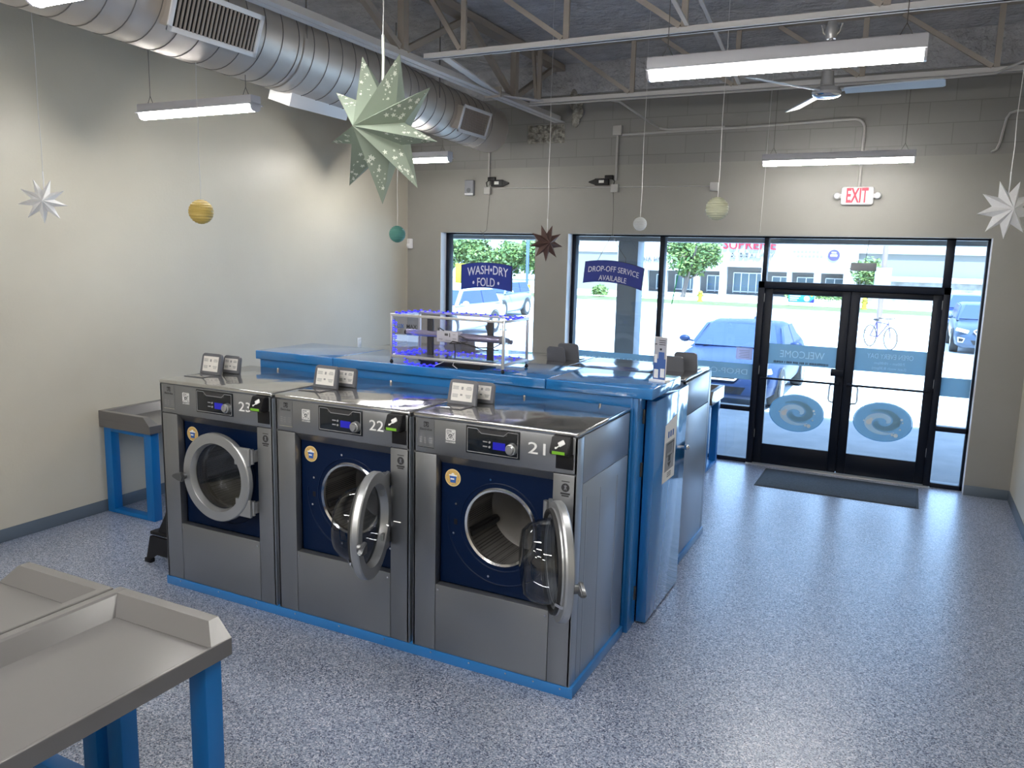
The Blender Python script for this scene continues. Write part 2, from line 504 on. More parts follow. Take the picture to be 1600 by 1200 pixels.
# white returns of the window openings
rv = MB()
for x in (W1a, W2a):
    rv.box(x, x + 0.006, YB - 0.001, YB + 0.125, 0.0, ZH)
rv.box(W2b - 0.006, W2b, YB - 0.001, YB + 0.125, 0, ZH)
struct('trim_3', rv, 'jamb', label='white returns beside the shop windows')
def base_board(name, pts, lab):
    mb = MB()
    for (x0, x1, y0, y1) in pts:
        mb.box(x0, x1, y0, y1, 0, 0.10, 0.002)
    struct(name, mb, 'baseboard', label=lab)
base_board('baseboard_left', [(XL, XL + 0.008, YF, YB)], 'blue grey vinyl base along the left wall')
base_board('baseboard_right', [(XR - 0.008, XR, YF, YB)], 'blue grey vinyl base along the right wall')
base_board('baseboard_back', [(XL + 0.008, W1a, YB - 0.008, YB), (W1b, W2a, YB - 0.008, YB), (W2b, XR - 0.008, YB - 0.008, YB)], 'blue grey vinyl base under the front wall')

# storefront frames: y 8.745..8.845, glass at 8.79
FY0, FY1, GY = 8.83, 8.93, 8.875
KS = 8.85 / 8.72
def X(v): return v * KS
def Z(v): return max(0.0, 2.2 - (2.2 - v) * KS)
def win(n, lab, x0, x1, bars, panes):
    """bars: list of (x0,x1,z0,z1); panes likewise"""
    fm = MB()
    for (a, b, c, d) in bars:
        fm.box(a, b, FY0, FY1, c, d, 0.003)
    w = struct('window_%d' % n, fm, 'frame', label=lab)
    for (a, b, c, d) in panes:
        B(a, b, GY - 0.003, GY + 0.003, c, d).build('pane', 'glass', w)
    return w
f = 0.045
win(1, 'tall shop window behind the blue wash dry fold sign', W1a, W1b,
    [(W1a + 0.006, W1a + 0.05, 0, ZH), (W1b - 0.025, W1b, 0, ZH), (W1a, W1b, ZH - 0.02, ZH), (W1a, W1b, 0, 0.045), (W1a, W1b, Z(0.60), Z(0.65))],
    [(W1a + 0.05, W1b - 0.025, Z(0.65), ZH - 0.02), (W1a + 0.05, W1b - 0.025, 0.045, Z(0.60))])
win(2, 'wide shop window behind the drop-off service sign', W2a, X(-1.44),
    [(W2a + 0.006, W2a + 0.05, 0, ZH), (X(-2.53), X(-2.475), 0, ZH), (W2a, X(-1.44), ZH - 0.02, ZH), (W2a, X(-1.44), 0, 0.045), (W2a, X(-1.44), Z(0.60), Z(0.65))],
    [(W2a + 0.05, X(-2.53), Z(0.65), ZH - 0.02), (W2a + 0.05, X(-2.53), 0.045, Z(0.6)), (X(-2.475), X(-1.44), Z(0.65), ZH - 0.02), (X(-2.475), X(-1.44), 0.045, Z(0.60))])
win(3, 'transom window over the double doors', -1.44, 0.345,
    [(X(-1.415), X(-1.37), Z(2.0), ZH), (X(0.265), X(0.34), Z(2.0), ZH), (X(-1.44), X(0.345), ZH - 0.02, ZH)],
    [(X(-1.37), X(0.265), Z(2.0), ZH - 0.02)])
win(4, 'narrow side window right of the double doors', 0.345, W2b,
    [(W2b - 0.03, W2b - 0.006, 0, ZH), (X(0.345), W2b, ZH - 0.02, ZH), (X(0.345), W2b, 0, 0.045), (X(0.345), W2b, Z(0.60), Z(0.65))],
    [(X(0.345), W2b - 0.03, Z(0.65), ZH - 0.02), (X(0.345), W2b - 0.03, 0.045, Z(0.60))])
# door surround
HD = Z(1.93)
ds = MB()
ds.box(X(-1.44), X(-1.375), FY0 - 0.02, FY1, 0, Z(2.0), 0.003).box(X(0.285), X(0.345), FY0 - 0.02, FY1, 0, Z(2.0), 0.003).box(X(-1.44), X(0.345), FY0 - 0.02, FY1, HD, Z(2.0), 0.003)
ds.box(X(-1.375), X(0.285), 8.887, 8.905, HD - 0.03, HD + 0.02).box(X(-0.56), X(-0.505), 8.887, 8.90, 0.02, HD).box(X(-1.385), X(-1.36), 8.887, 8.905, 0.01, HD).box(X(0.27), X(0.295), 8.887, 8.905, 0.01, HD)
struct('trim_4', ds, 'frame', label='dark metal surround of the double doors')
struct('trim_5', B(X(-1.44), X(0.345), 8.77, 8.92, 0.0, 0.012, 0.003), 'alu', label='metal threshold under the double doors')
def door(n, x0, x1, hinge, lab):
    x0, x1 = X(x0), X(x1)
    m = MB()
    y0, y1 = 8.84, 8.885
    st = 0.086
    zb, zt, zd = Z(0.265), Z(1.87), HD - 0.005
    m.box(x0, x0 + st, y0, y1, 0.015, zd, 0.003).box(x1 - st, x1, y0, y1, 0.015, zd, 0.003)
    m.box(x0 + st, x1 - st, y0, y1, 0.015, zb, 0.003).box(x0 + st, x1 - st, y0, y1, zt, zd, 0.003)
    d = struct('door_%d' % n, m, 'frame', label=lab)
    B(x0 + st, x1 - st, 8.862, 8.868, zb, zt).build('pane', 'glass', d)
    MB().box(x0 + 0.03, x1 - 0.03, 8.785, 8.803, 0.955, 0.977, 0.004).box(x0 + 0.03, x0 + 0.06, 8.795, 8.841, 0.95, 0.982).box(x1 - 0.06, x1 - 0.03, 8.795, 8.841, 0.95, 0.982).build('push_bar', 'frame', d)
    s_ = -1 if hinge < 0 else 1
    hx = (x1 - st + 0.02) if hinge < 0 else (x0 + st - 0.02)
    MB().tube([(hx, 8.885, 0.95), (hx, 8.94, 0.945), (hx + s_ * 0.06, 8.95, 0.935), (hx + s_ * 0.07, 8.95, 0.91), (hx + s_ * 0.07, 8.95, 0.78), (hx + s_ * 0.06, 8.95, 0.755), (hx, 8.94, 0.745), (hx, 8.885, 0.74)], 0.011).build('pull_handle', 'alu', d)
    for z in (0.3, 1.0, 1.78):
        xh = x0 - 0.004 if hinge < 0 else x1 + 0.004
        MB().cyl((xh, 8.833, z), (xh, 8.833, z + 0.09), 0.009).build('hinge', 'alu', d)
    return d
d1 = door(1, -1.375, -0.535, -1, 'left leaf of the glass double doors, with a welcome band')
B(X(-0.66), X(-0.535), 8.80, 8.839, 1.045, 1.12, 0.006).build('lock_box', 'frame', d1)
d2 = door(2, -0.53, 0.285, 1, 'right leaf of the glass double doors, with opening hours')

# ------------------------------------------------------------------ vinyl on the glass (reads from outside)
OUT = (R(90), 0, R(180))
def band(lab, x0, x1, z0, z1, y, texts, bars=None, group=None):
    x0, x1, z0, z1 = X(x0), X(x1), Z(z0), Z(z1)
    texts = [(a, X(b), Z(c), X(d), e * KS, f) for a, b, c, d, e, f in texts]
    if bars: bars = (X(bars[0]), Z(bars[1]), X(bars[2]), bars[3])
    b = B(x0, x1, y, y + 0.0012, z0, z1).build('window_decal', 'vinyl', None)
    tag(b, lab, 'decal', group)
    for (s, cx, cz, w, h, mm) in texts:
        text('lettering', s, mm, b, (cx, y - 0.0006, cz), w, h, OUT, bold=0.0, depth=0.0004)
        o = b.children[-1]
        o.location.y = y + 0.0
        # lettering sits on the room side of the film but is written to be read from the street
        o.location.y = y - 0.0012
    if bars:
        m = MB()
        x, z, xe, h = bars
        rr = random.Random(3)
        while x < xe:
            w = rr.uniform(0.005, 0.012)
            m.box(x, x + w, y - 0.0022, y - 0.0016, z + rr.uniform(0, 0.003), z + h - rr.uniform(0, 0.003))
            x += w + (0.004 if rr.random() < 0.85 else 0.014)
        m.build('small_print', 'ink', b)
    return b
yd = 8.8595
band('blue band on the left door reading WELCOME backwards', -1.29, -0.62, 1.135, 1.352, yd,
     [('WELCOME', -0.955, 1.25, 0.44, 0.075, 'vinyl_lt')], (-1.235, 1.150, -0.69, 0.026))
band('blue band on the right door with opening hours backwards', -0.445, 0.20, 1.132, 1.368, yd,
     [('OPEN EVERY DAY', -0.125, 1.295, 0.42, 0.05, 'vinyl_lt'), ('7:00am - 10:00pm', -0.125, 1.222, 0.28, 0.034, 'vinyl_lt'),
      ('(Last wash 8:30pm)', -0.125, 1.172, 0.31, 0.036, 'vinyl_lt')])
yg = 8.871
band('plain blue band across the narrow side window', 0.347, 0.600, 0.945, 1.132, yg, [])
band('blue window band reading DROP-OFF backwards, by the door post', -2.484, -1.442, 0.94, 1.11, yg,
     [('DROP-OFF SERVICE', -1.96, 1.02, 0.92, 0.06, 'vinyl_lt')])
band('blue window band reading WASH DRY FOLD backwards', -3.582, -2.542, 0.94, 1.118, yg,
     [('WASH\u00b7DRY\u00b7FOLD', -3.02, 1.03, 0.82, 0.06, 'vinyl_lt')])

def oval(lab, cx, cz, y, rx, rz):
    cx, cz, rx, rz = X(cx), Z(cz), X(rx), rz * KS
    def el(k, n=48):
        return [(cx + rx * k * math.cos(2 * PI * i / n), cz + rz * k * math.sin(2 * PI * i / n)) for i in range(n)]
    root = MB().prism(el(0.965), 'y', y - 0.0006, y - 0.0001).build('oval_decal', 'vinyl', None)
    tag(root, lab, 'decal', 'oval swirl decals on the double doors')
    m = MB()
    Oa = [m.bm.verts.new((p[0], y - 0.0003, p[1])) for p in el(1.0)]; Ib = [m.bm.verts.new((p[0], y - 0.0003, p[1])) for p in el(0.967)]
    for i in range(48):
        m.bm.faces.new((Oa[i], Oa[(i + 1) % 48], Ib[(i + 1) % 48], Ib[i]))
    m.build('oval_border', 'vinyl_edge', root, smooth=0)
    # swirl: two arms, as ribbons of varying width
    for arm in (0, 1):
        m = MB()
        L, Rr = [], []
        n = 40
        for i in range(n + 1):
            t = i / n
            a = PI * arm + R(20) - t * R(330)
            rad = 0.16 + 0.50 * t
            wd = 0.13 * math.sin(PI * min(1, t * 0.95 + 0.03)) ** 0.7 + 0.01
            for lst, rr in ((L, rad - wd), (Rr, rad + wd)):
                lst.append((cx - rx * rr * math.cos(a), cz + rz * rr * math.sin(a) * 0.95))
        v = m.bm.verts
        A = [v.new((p[0], y - 0.001 - 0.0003 * arm, p[1])) for p in L]
        Bb = [v.new((p[0], y - 0.001 - 0.0003 * arm, p[1])) for p in Rr]
        for i in range(n):
            m.bm.faces.new((A[i], A[i + 1], Bb[i + 1], Bb[i]))
        m.build('swirl_arm', 'vinyl_grey' if arm == 0 else 'vinyl_lt', root, smooth=0)
    for (dx, dz, r) in ((0.45, -0.05, .10), (0.38, 0.10, .05), (-0.48, -0.62, .075), (-0.36, -0.60, .045), (-0.62, 0.20, .045), (-0.66, 0.05, .03), (-0.60, -0.30, .035), (0.62, 0.0, .03)):
        px, pz = cx - rx * dx, cz + rz * dz
        MB().prism([(px + rx * r * math.cos(2 * PI * i / 16), pz + rx * r * math.sin(2 * PI * i / 16)) for i in range(16)], 'y', y - 0.0022, y - 0.0016).build('bubble', 'vinyl_white', root)
oval('pale blue oval swirl decal on the left door leaf', -0.965, 0.63, yd, 0.278, 0.202)
oval('pale blue oval swirl decal on the right door leaf', -0.135, 0.63, yd, 0.278, 0.203)
nt = B(X(-1.632), X(-1.462), yg, yg + 0.001, Z(1.155), Z(1.283)).build('paper_notice', 'vinyl_paper', None)
tag(nt, 'small paper notice taped inside the window left of the door post', 'notice')
m = MB()
for k in range(5):
    m.box(X(-1.60 + 0.01 * (k % 2)), X(-1.49), yg - 0.0008, yg - 0.0003, 1.162 + k * 0.018, 1.167 + k * 0.018)
m.build('small_print', 'greyink', nt)

# ------------------------------------------------------------------ washers
W, X0, YM = 0.9628, -4.231, 3.4606
HC, RC = (0.512, 0.802), 0.200           # drum hole centre and radius
def plate_hole(m, u0, u1, z0, z1, c, r, y, mi=0, n=64):
    t = m.bm
    inn, out = [], []
    for k in range(n):
        a = 2 * PI * k / n
        ca, sa = math.cos(a), math.sin(a)
        inn.append(t.verts.new((c[0] + r * ca, y, c[1] + r * sa)))
        s = min(((u1 - c[0]) / ca if ca > 1e-6 else 9), ((u0 - c[0]) / ca if ca < -1e-6 else 9),
                ((z1 - c[1]) / sa if sa > 1e-6 else 9), ((z0 - c[1]) / sa if sa < -1e-6 else 9))
        out.append(t.verts.new((c[0] + s * ca, y, c[1] + s * sa)))
    for k in range(n):
        j = (k + 1) % n
        f = t.faces.new((inn[k], inn[j], out[j], out[k])); f.material_index = mi
    # corners
    for (cu, cz) in ((u0, z0), (u1, z0), (u1, z1), (u0, z1)):
        k = max(range(n), key=lambda q: (out[q].co - Vector((c[0], y, c[1]))).normalized().dot((Vector((cu, y, cz)) - Vector((c[0], y, c[1]))).normalized()))
        best = None
        for j in ((k + 1) % n, (k - 1) % n):
            pa, pb = out[k].co, out[j].co
            if abs(pa.x - pb.x) > 1e-4 and abs(pa.z - pb.z) > 1e-4:
                best = j
        if best is not None:
            f = t.faces.new((out[k], out[best], t.verts.new((cu, y, cz)))); f.material_index = mi

def drum_steel():
    m = mat('perforated_drum', (0.10, 0.10, 0.10), 0.35, 0.8)
    tc = nd(m, 'ShaderNodeTexCoord')
    v = nd(m, 'ShaderNodeTexVoronoi', Scale=85.0, Randomness=0.0)
    lk(m, tc, 'Object', v, 'Vector')
    r = ramp(m, [(0.0, (0.005, 0.005, 0.005)), (0.28, (0.005, 0.005, 0.005)), (0.36, (0.40, 0.39, 0.38))])
    lk(m, v, 'Distance', r, 'Fac'); lk(m, r, 'Color', pbsdf(m), 'Base Color')
    return m
M['drum'] = drum_steel()
M['drumback'] = mat('drum_back_plate', (0.13, 0.125, 0.12), 0.45, 0.7)

def washer(name, label, loc, rz, number, theta, group, D=0.785, door_label=None, side=True):
    t = thing(name, label, 'washing machine', loc, rz, group)
    a, b = 0.013, W - 0.013
    # cabinet shell: sides, back, floor and the two front columns
    m = MB()
    m.box(a, a + 0.012, 0.0, D, 0.0575, 1.345).box(b - 0.012, b, 0.0, D, 0.0575, 1.345)
    m.box(a, b, D - 0.015, D, 0.0575, 1.345).box(a, b, 0.05, D, 0.0575, 0.075)
    m.box(a, 0.155, 0.0, 0.05, 0.0575, 1.158, 0.003).box(0.826, b, 0.0, 0.05, 0.0575, 1.158, 0.003)
    cab = m.build('cabinet', 'steel', t)
    B(0.157, 0.824, 0.0, 0.05, 0.0575, 0.441, 0.003).build('lower_panel', 'steel', t)
    for u in (0.172, 0.808):
        MB().cyl((u, 0.002, 0.412), (u, -0.004, 0.412), 0.006, 10).build('screw', 'chrome', t)
    # fascia with the sloped strip above the opening
    m = MB()
    m.box(a, b, 0.0, 0.06, 1.162, 1.346, 0.002)
    m.hexa([(0.155, 0.0, 1.160), (0.826, 0.0, 1.160), (0.826, 0.058, 1.158), (0.155, 0.058, 1.158),
            (0.155, 0.0, 1.1615), (0.826, 0.0, 1.1615), (0.826, 0.058, 1.1615), (0.155, 0.058, 1.1615)])
    m.hexa([(0.155, 0.002, 1.1585), (0.826, 0.002, 1.1585), (0.826, 0.056, 1.106), (0.155, 0.056, 1.106),
            (0.155, 0.004, 1.1600), (0.826, 0.004, 1.1600), (0.826, 0.0575, 1.108), (0.155, 0.0575, 1.108)])
    m.build('control_fascia', 'steel_fascia', t)
    m = MB()
    m.box(a - 0.003, b + 0.003, -0.006, D, 1.346, 1.372, 0.0105, seg=4)
    top = m.build('top_panel', 'steel_top', t)
    for u in (0.3, 0.78):
        MB().cyl((u, D - 0.03, 1.371), (u, D - 0.03, 1.381), 0.009, 8).build('bolt', 'chrome', t)
    # side skin with pressed ribs
    if side:
        m = MB()
        m.box(b - 0.002, b + 0.002, 0.082, D - 0.01, 1.103, 1.342, 0.0015).box(b - 0.002, b + 0.002, 0.082, D - 0.01, 0.0575, 1.097, 0.0015)
        m.box(b - 0.002, b + 0.002, 0.0, 0.078, 0.0575, 1.34, 0.0015)
        for y in (0.14, 0.34, 0.60):
            m.box(b, b + 0.004, y, y + 0.014, 0.07, 1.02, 0.003)
        m.build('side_panel', 'steel_side', t)
    # navy recessed plate with the drum opening
    m = MB()
    plate_hole(m, 0.155, 0.826, 0.441, 1.150, HC, RC + 0.012, 0.056)
    for (rr, a0, a1) in ((0.236, 0, 2 * PI), (0.312, R(175), R(330))):
        n = 48
        pts = [(HC[0] + rr * math.cos(a0 + (a1 - a0) * k / n), 0.056, HC[1] + rr * math.sin(a0 + (a1 - a0) * k / n)) for k in range(n + (0 if a1 - a0 > 6 else 1))]
        m.tube(pts, 0.0045, 6, closed=a1 - a0 > 6)
    rp = m.build('recess_panel', 'navy', t)
    for (u, z) in ((0.455, 1.055), (0.25, 0.892), (0.238, 0.728), (0.452, 0.528), (0.79, 0.56)):
        MB().cyl((u, 0.056, z), (u, 0.048, z), 0.0065, 8).build('bolt', 'chrome', rp)
    B(0.236, 0.256, 0.0545, 0.056, 0.775, 0.805, 0.0).build('latch_slot', 'black', rp)
    # drum
    m = MB()
    m.lathe([(RC, 0.06), (RC + 0.03, 0.075), (RC + 0.03, 0.40)], 'y', (HC[0], 0, HC[1]), 48)
    dr = m.build('drum', 'drum', t)
    MB().lathe([(RC + 0.03, 0.40), (RC + 0.01, 0.412), (0.08, 0.43), (0.0, 0.425)], 'y', (HC[0], 0, HC[1]), 48).build('drum_back', 'drumback', dr)
    MB().lathe([(RC - 0.004, 0.072), (RC - 0.006, 0.052), (RC + 0.006, 0.046), (RC + 0.014, 0.054)], 'y', (HC[0], 0, HC[1]), 64).build('drum_rim', 'chrome', dr)
    for k in range(3):
        q = R(200 + 120 * k)
        p0 = Vector((HC[0] + 0.222 * math.cos(q), 0.09, HC[1] + 0.222 * math.sin(q)))
        MB().bar(p0, p0 + Vector((0.015, 0.31, 0.0)), 0.045, 0.045, b=0.012).build('lifter', 'darkmetal', dr)
    # control panel
    m = MB()
    m.box(0.335, 0.642, -0.005, 0.004, 1.196, 1.339, 0.003)
    cp = m.build('control_panel', 'gloss_black', t)
    m = MB()
    e = -0.0058
    for (p, q) in (((0.345, 1.329), (0.400, 1.329)), ((0.400, 1.329), (0.425, 1.307)), ((0.425, 1.307), (0.552, 1.307)), ((0.552, 1.307), (0.577, 1.329)), ((0.577, 1.329), (0.632, 1.329)), ((0.632, 1.329), (0.632, 1.206)), ((0.345, 1.329), (0.345, 1.206)), ((0.345, 1.206), (0.632, 1.206))):
        m.bar((p[0], e, p[1]), (q[0], e, q[1]), 0.002, 0.003)
    m.build('panel_outline', 'greyink', cp)
    B(0.405, 0.572, -0.0065, -0.004, 1.309, 1.331, 0.0).build('panel_notch', 'darkmetal', cp)
    B(0.492, 0.562, -0.0062, -0.004, 1.232, 1.270).build('screen', 'lcd_blue', cp)
    m = MB()
    m.lathe([(0.0, -0.042), (0.018, -0.042), (0.022, -0.036), (0.022, -0.032), (0.028, -0.03), (0.029, -0.008), (0.031, -0.004)], 'y', (0.602, 0, 1.248), 32)
    m.build('knob', 'ringmetal', cp)
    for z in (1.242, 1.266):
        MB().cyl((0.474, -0.0045, z), (0.474, -0.009, z), 0.006, 10).build('button', 'greyink', cp)
    m = MB()
    for z in (1.242, 1.266):
        m.box(0.435, 0.460, -0.0058, -0.0045, z - 0.003, z + 0.003)
    m.build('panel_print', 'greyink', cp)
    if number:
        nd_ = text('number_decal', number, 'white', t, (0.734, 0.0, 1.268), 0.094, 0.058, bold=0.004, depth=0.001)
        if number[1] == '1':
            MB().box(0.753, 0.783, -0.001, 0.0, 1.239, 1.2445).bar((0.767, -0.0005, 1.294), (0.755, -0.0005, 1.284), 0.001, 0.006).build('digit_serif', 'white', nd_).location = (-0.734, 0, 0)
    # card reader and its slot
    m = MB()
    m.prism([(0.004, 1.262), (0.004, 1.349), (-0.034, 1.349), (-0.062, 1.285), (-0.062, 1.268), (-0.05, 1.262)], 'x', 0.827, 0.925, bev=0.004)
    cr = m.build('card_reader', 'black', t)
    m = MB()
    mt = Matrix.Translation((0.876, -0.0495, 1.316)) @ Matrix.Rotation(R(-23.6), 4, 'X')
    m.box(-0.006, 0.026, -0.0025, 0.0, -0.012, 0.012, 0.004, mtx=mt @ Matrix.Rotation(R(-35), 4, 'Y'))
    m.box(-0.030, 0.0, -0.0025, 0.0, -0.007, -0.001, 0.001, mtx=mt @ Matrix.Rotation(R(-42), 4, 'Y'))
    m.box(-0.022, -0.010, -0.0025, 0.0, -0.022, -0.014, 0.001, mtx=mt)
    m.build('hand_symbol', 'white', cr)
    B(0.842, 0.907, -0.0632, -0.060, 1.2695, 1.2835).build('reader_screen', 'lcd_green', cr)
    B(0.838, 0.930, -0.004, 0.004, 1.184, 1.263, 0.002).build('reader_base', 'black', cr)
    # maker's plate
    m = MB()
    m.box(0.043, 0.141, -0.0015, 0.003, 1.193, 1.343, 0.0)
    lp = m.build('maker_plate', 'steel', t)
    m = MB()
    m.box(0.077, 0.107, -0.0025, -0.001, 1.300, 1.329, 0.001)
    m.build('emblem', 'ink', lp)
    m = MB()
    m.lathe([(0.0125, -0.0032), (0.0095, -0.0032)], 'y', (0.092, 0, 1.3145), 20, a0=R(130), a1=R(410))
    m.prism([(0.083, 1.306), (0.094, 1.3145), (0.083, 1.323), (0.087, 1.3145)], 'y', -0.0032, -0.0027)
    m.build('emblem_mark', 'steel_fascia', lp)
    text('lettering', 'Electrolux', 'ink', lp, (0.092, -0.0015, 1.288), 0.074, 0.013, bold=0.01, depth=0.0006)
    m = MB()
    for k in range(3):
        m.box(0.052, 0.066, -0.002, -0.001, 1.215 + 0.012 * k, 1.221 + 0.012 * k).box(0.078, 0.09, -0.002, -0.001, 1.213 + 0.012 * k, 1.218 + 0.012 * k).box(0.11, 0.132, -0.002, -0.001, 1.215 + 0.012 * k, 1.219 + 0.012 * k)
    m.build('small_print', 'greyink', lp)
    B(0.043, 0.141, -0.003, 0.0, 1.189, 1.1925).build('plate_edge', 'chrome', lp)
    # white load symbol
    m = MB()
    e0, e1 = -0.0012, 0.0
    cx, cz, s = 0.241, 1.275, 0.0265
    for (x0, x1, z0, z1) in ((-1, 1, 0.95, 1.1), (-1, 1, -1.1, -0.95), (-1.08, -0.94, -1, 1), (0.94, 1.08, -1, 1), (-0.8, 0.0, 0.62, 0.72), (-0.8, 0.8, 0.38, 0.47), (0.2, 0.85, 0.55, 0.85), (-0.85, -0.75, -0.8, 0.3), (0.75, 0.85, -0.8, 0.3), (-0.4, 0.4, -0.75, -0.65)):
        m.box(cx + s * x0, cx + s * x1, e0, e1, cz + s * z0, cz + s * z1)
    m.lathe([(0.019, e0), (0.015, e0)], 'y', (cx, 0, cz - 0.008), 20)
    for k in range(5):
        m.ball((cx - 0.012 + 0.006 * k, e0, cz - 0.012 + 0.004 * (k % 3)), 0.0025, 6, sc=(1, .3, 1))
    ls = m.build('load_symbol', 'white', t)
    text('lettering', '3-5 LOADS', 'white', ls, (cx, 0.0, 1.2365), 0.058, 0.009, bold=0.01, depth=0.001)
    # gold detergent sticker on the navy plate
    m = MB()
    m.lathe([(0.0, 0.0535), (0.047, 0.0535), (0.047, 0.056)], 'y', (0.226, 0, 1.030), 32, mi=0)
    gs = m.build('detergent_sticker', 'goldrim', t)
    MB().lathe([(0.0, 0.0528), (0.043, 0.0528), (0.043, 0.0535)], 'y', (0.226, 0, 1.030), 32).build('sticker_field', 'gold', gs)
    MB().prism([(0.207, 1.041), (0.249, 1.041), (0.244, 1.004), (0.212, 1.004)], 'y', 0.0515, 0.0528).build('cup_symbol', 'cupblue', gs)
    m = MB().box(0.204, 0.252, 0.0510, 0.0528, 1.040, 1.047).box(0.213, 0.236, 0.0508, 0.0518, 1.020, 1.028)
    m.prism([(0.216, 1.047), (0.238, 1.047), (0.232, 1.056), (0.222, 1.056)], 'y', 0.0510, 0.0528)
    m.build('foam_symbol', 'white', gs)
    m = MB()
    for k in range(9):
        q = R(130 + 35 * k)
        m.box(0.226 + 0.036 * math.cos(q) - 0.003, 0.226 + 0.036 * math.cos(q) + 0.003, 0.0515, 0.0528, 1.03 + 0.036 * math.sin(q) - 0.002, 1.03 + 0.036 * math.sin(q) + 0.002)
    m.build('rim_print', 'greyink', gs)
    # dark warning mark on the right column
    m = MB()
    m.lathe([(0.0, -0.0012), (0.0215, -0.0012), (0.0215, 0.0)], 'y', (0.893, 0, 1.093), 24)
    m.box(0.868, 0.918, -0.0012, 0, 1.058, 1.067).box(0.874, 0.912, -0.0012, 0, 1.048, 1.055).box(0.872, 0.914, -0.0012, 0, 1.122, 1.126)
    wm = m.build('warning_mark', 'ink', t)
    MB().prism([(0.886, 1.081), (0.890, 1.081), (0.893, 1.09), (0.896, 1.081), (0.900, 1.081), (0.897, 1.096), (0.902, 1.104), (0.896, 1.103), (0.893, 1.109), (0.890, 1.103), (0.884, 1.104), (0.889, 1.096)], 'y', -0.0018, -0.0012).build('mark_figure', 'steel', wm)
    # door on its hinge line
    dm = MB()
    rc = (-0.267, 0.815)
    prof = [(0.205, 0.004), (0.203, 0.000), (0.2125, -0.037), (0.2145, -0.040), (0.270, -0.040), (0.276, -0.034), (0.277, -0.008), (0.272, 0.001), (0.244, 0.004), (0.240, 0.014), (0.222, 0.014), (0.205, 0.004)]
    dm.lathe(prof, 'y', (rc[0], 0, rc[1]), 72)
    for z in (0.975, 0.655):
        dm.box(-0.115, 0.005, -0.030, -0.012, z - 0.055, z + 0.055, 0.004)
    d = dm.build('door', 'ringmetal', t, smooth=20)
    d.location = (0.802, -0.022, 0.0)
    d.rotation_euler = (0, 0, R(theta))
    m = MB()
    m.lathe([(0.199, 0.004), (0.197, 0.03), (0.190, 0.075), (0.176, 0.115), (0.148, 0.145), (0.08, 0.156), (0.0, 0.158)], 'y', (rc[0], 0, rc[1]), 48)
    m.build('glass_bowl', 'bowl', d)
    MB().lathe([(0.198, 0.0), (0.19, 0.004), (0.0, 0.006)], 'y', (rc[0], 0, rc[1]), 48).build('front_glass', 'bowl', d)
    MB().lathe([(0.216, 0.012), (0.226, 0.026), (0.238, 0.026), (0.243, 0.012)], 'y', (rc[0], 0, rc[1]), 48).build('gasket', 'rubber', d)
    m = MB()
    hx = rc[0] - 0.262
    m.cyl((hx, -0.035, 0.79), (hx, -0.062, 0.79), 0.021, 14)
    m.prism([(hx - 0.075, 0.787), (hx - 0.068, 0.778), (hx - 0.03, 0.764), (hx + 0.012, 0.758), (hx + 0.022, 0.79), (hx + 0.012, 0.822), (hx - 0.03, 0.812), (hx - 0.068, 0.796)], 'y', -0.078, -0.056, bev=0.005)
    m.build('door_handle', 'handle', d)
    m = MB()
    m.bar((rc[0] - 0.25, 0.008, 0.70), (rc[0] - 0.21, 0.03, 0.70), 0.008, 0.014)
    m.build('latch_pin', 'chrome', d)
    for z in (0.975, 0.655):
        m = MB()
        m.cyl((0.802, -0.022, z - 0.045), (0.802, -0.022, z + 0.045), 0.013, 12)
        m.box(0.828, 0.850, -0.030, 0.0, z - 0.04, z + 0.04, 0.003) if False else None
        m.cyl((0.803, -0.012, z + 0.02), (0.803, 0.056, z + 0.02), 0.013, 10).cyl((0.803, -0.012, z - 0.02), (0.803, 0.056, z - 0.02), 0.013, 10)
        m.bar((0.81, 0.03, z), (0.803, -0.020, z), 0.02, 0.07, b=0.003)
        m.build('hinge', 'ringmetal', t)
    # soap dispenser: recess tray and two raised lids
    m = MB()
    m.box(0.040, 0.205, 0.165, 0.305, 1.3725, 1.3745, 0.001)
    m.build('dispenser_tray', 'lid_dark', t)
    B(0.055, 0.19, 0.18, 0.25, 1.3746, 1.3765, 0.001).build('tray_cup', 'steel_top', t)
    def rrect(w, h, r, n=6):
        p = []
        for (cx, cz, a0) in ((w / 2 - r, h - r, 0), (-w / 2 + r, h - r, 90), ):
            for k in range(n + 1):
                q = R(a0 + 90 * k / n)
                p.append((cx + r * math.cos(q), cz + r * math.sin(q)))
        p += [(-w / 2 - 0.004, 0.0), (w / 2 + 0.004, 0.0)]
        return p
    for (u, y, w, h) in ((0.125, 0.300, 0.175, 0.140), (0.185, 0.420, 0.150, 0.118)):
        mt = Matrix.Translation((u, y, 1.374)) @ Matrix.Rotation(R(-12), 4, 'X')
        m = MB()
        m.prism(rrect(w, h, 0.024), 'y', 0.0, 0.022, bev=0.003, mtx=mt)
        m.cyl((u - w * 0.4, y + 0.012, 1.378), (u + w * 0.4, y + 0.012, 1.378), 0.007, 8)
        ld = m.build('dispenser_lid', 'lid_grey', t)
        m = MB()
        m.box(-w * 0.385, w * 0.385, -0.0022, -0.0005, 0.020, h - 0.020, 0.0, mtx=mt)
        lb = m.build('instruction_label', 'paper', ld)
        m = MB()
        rr = random.Random(5)
        for gx in (-0.24, 0.24):
            for gz in (0.3, 0.62):
                for k in range(3):
                    q = rr.uniform(0.07, 0.11)
                    m.box(w * (gx - q), w * (gx + q), -0.0032, -0.002, h * (gz + 0.05 * k) - 0.0015, h * (gz + 0.05 * k) + 0.0015, 0.0, mtx=mt)
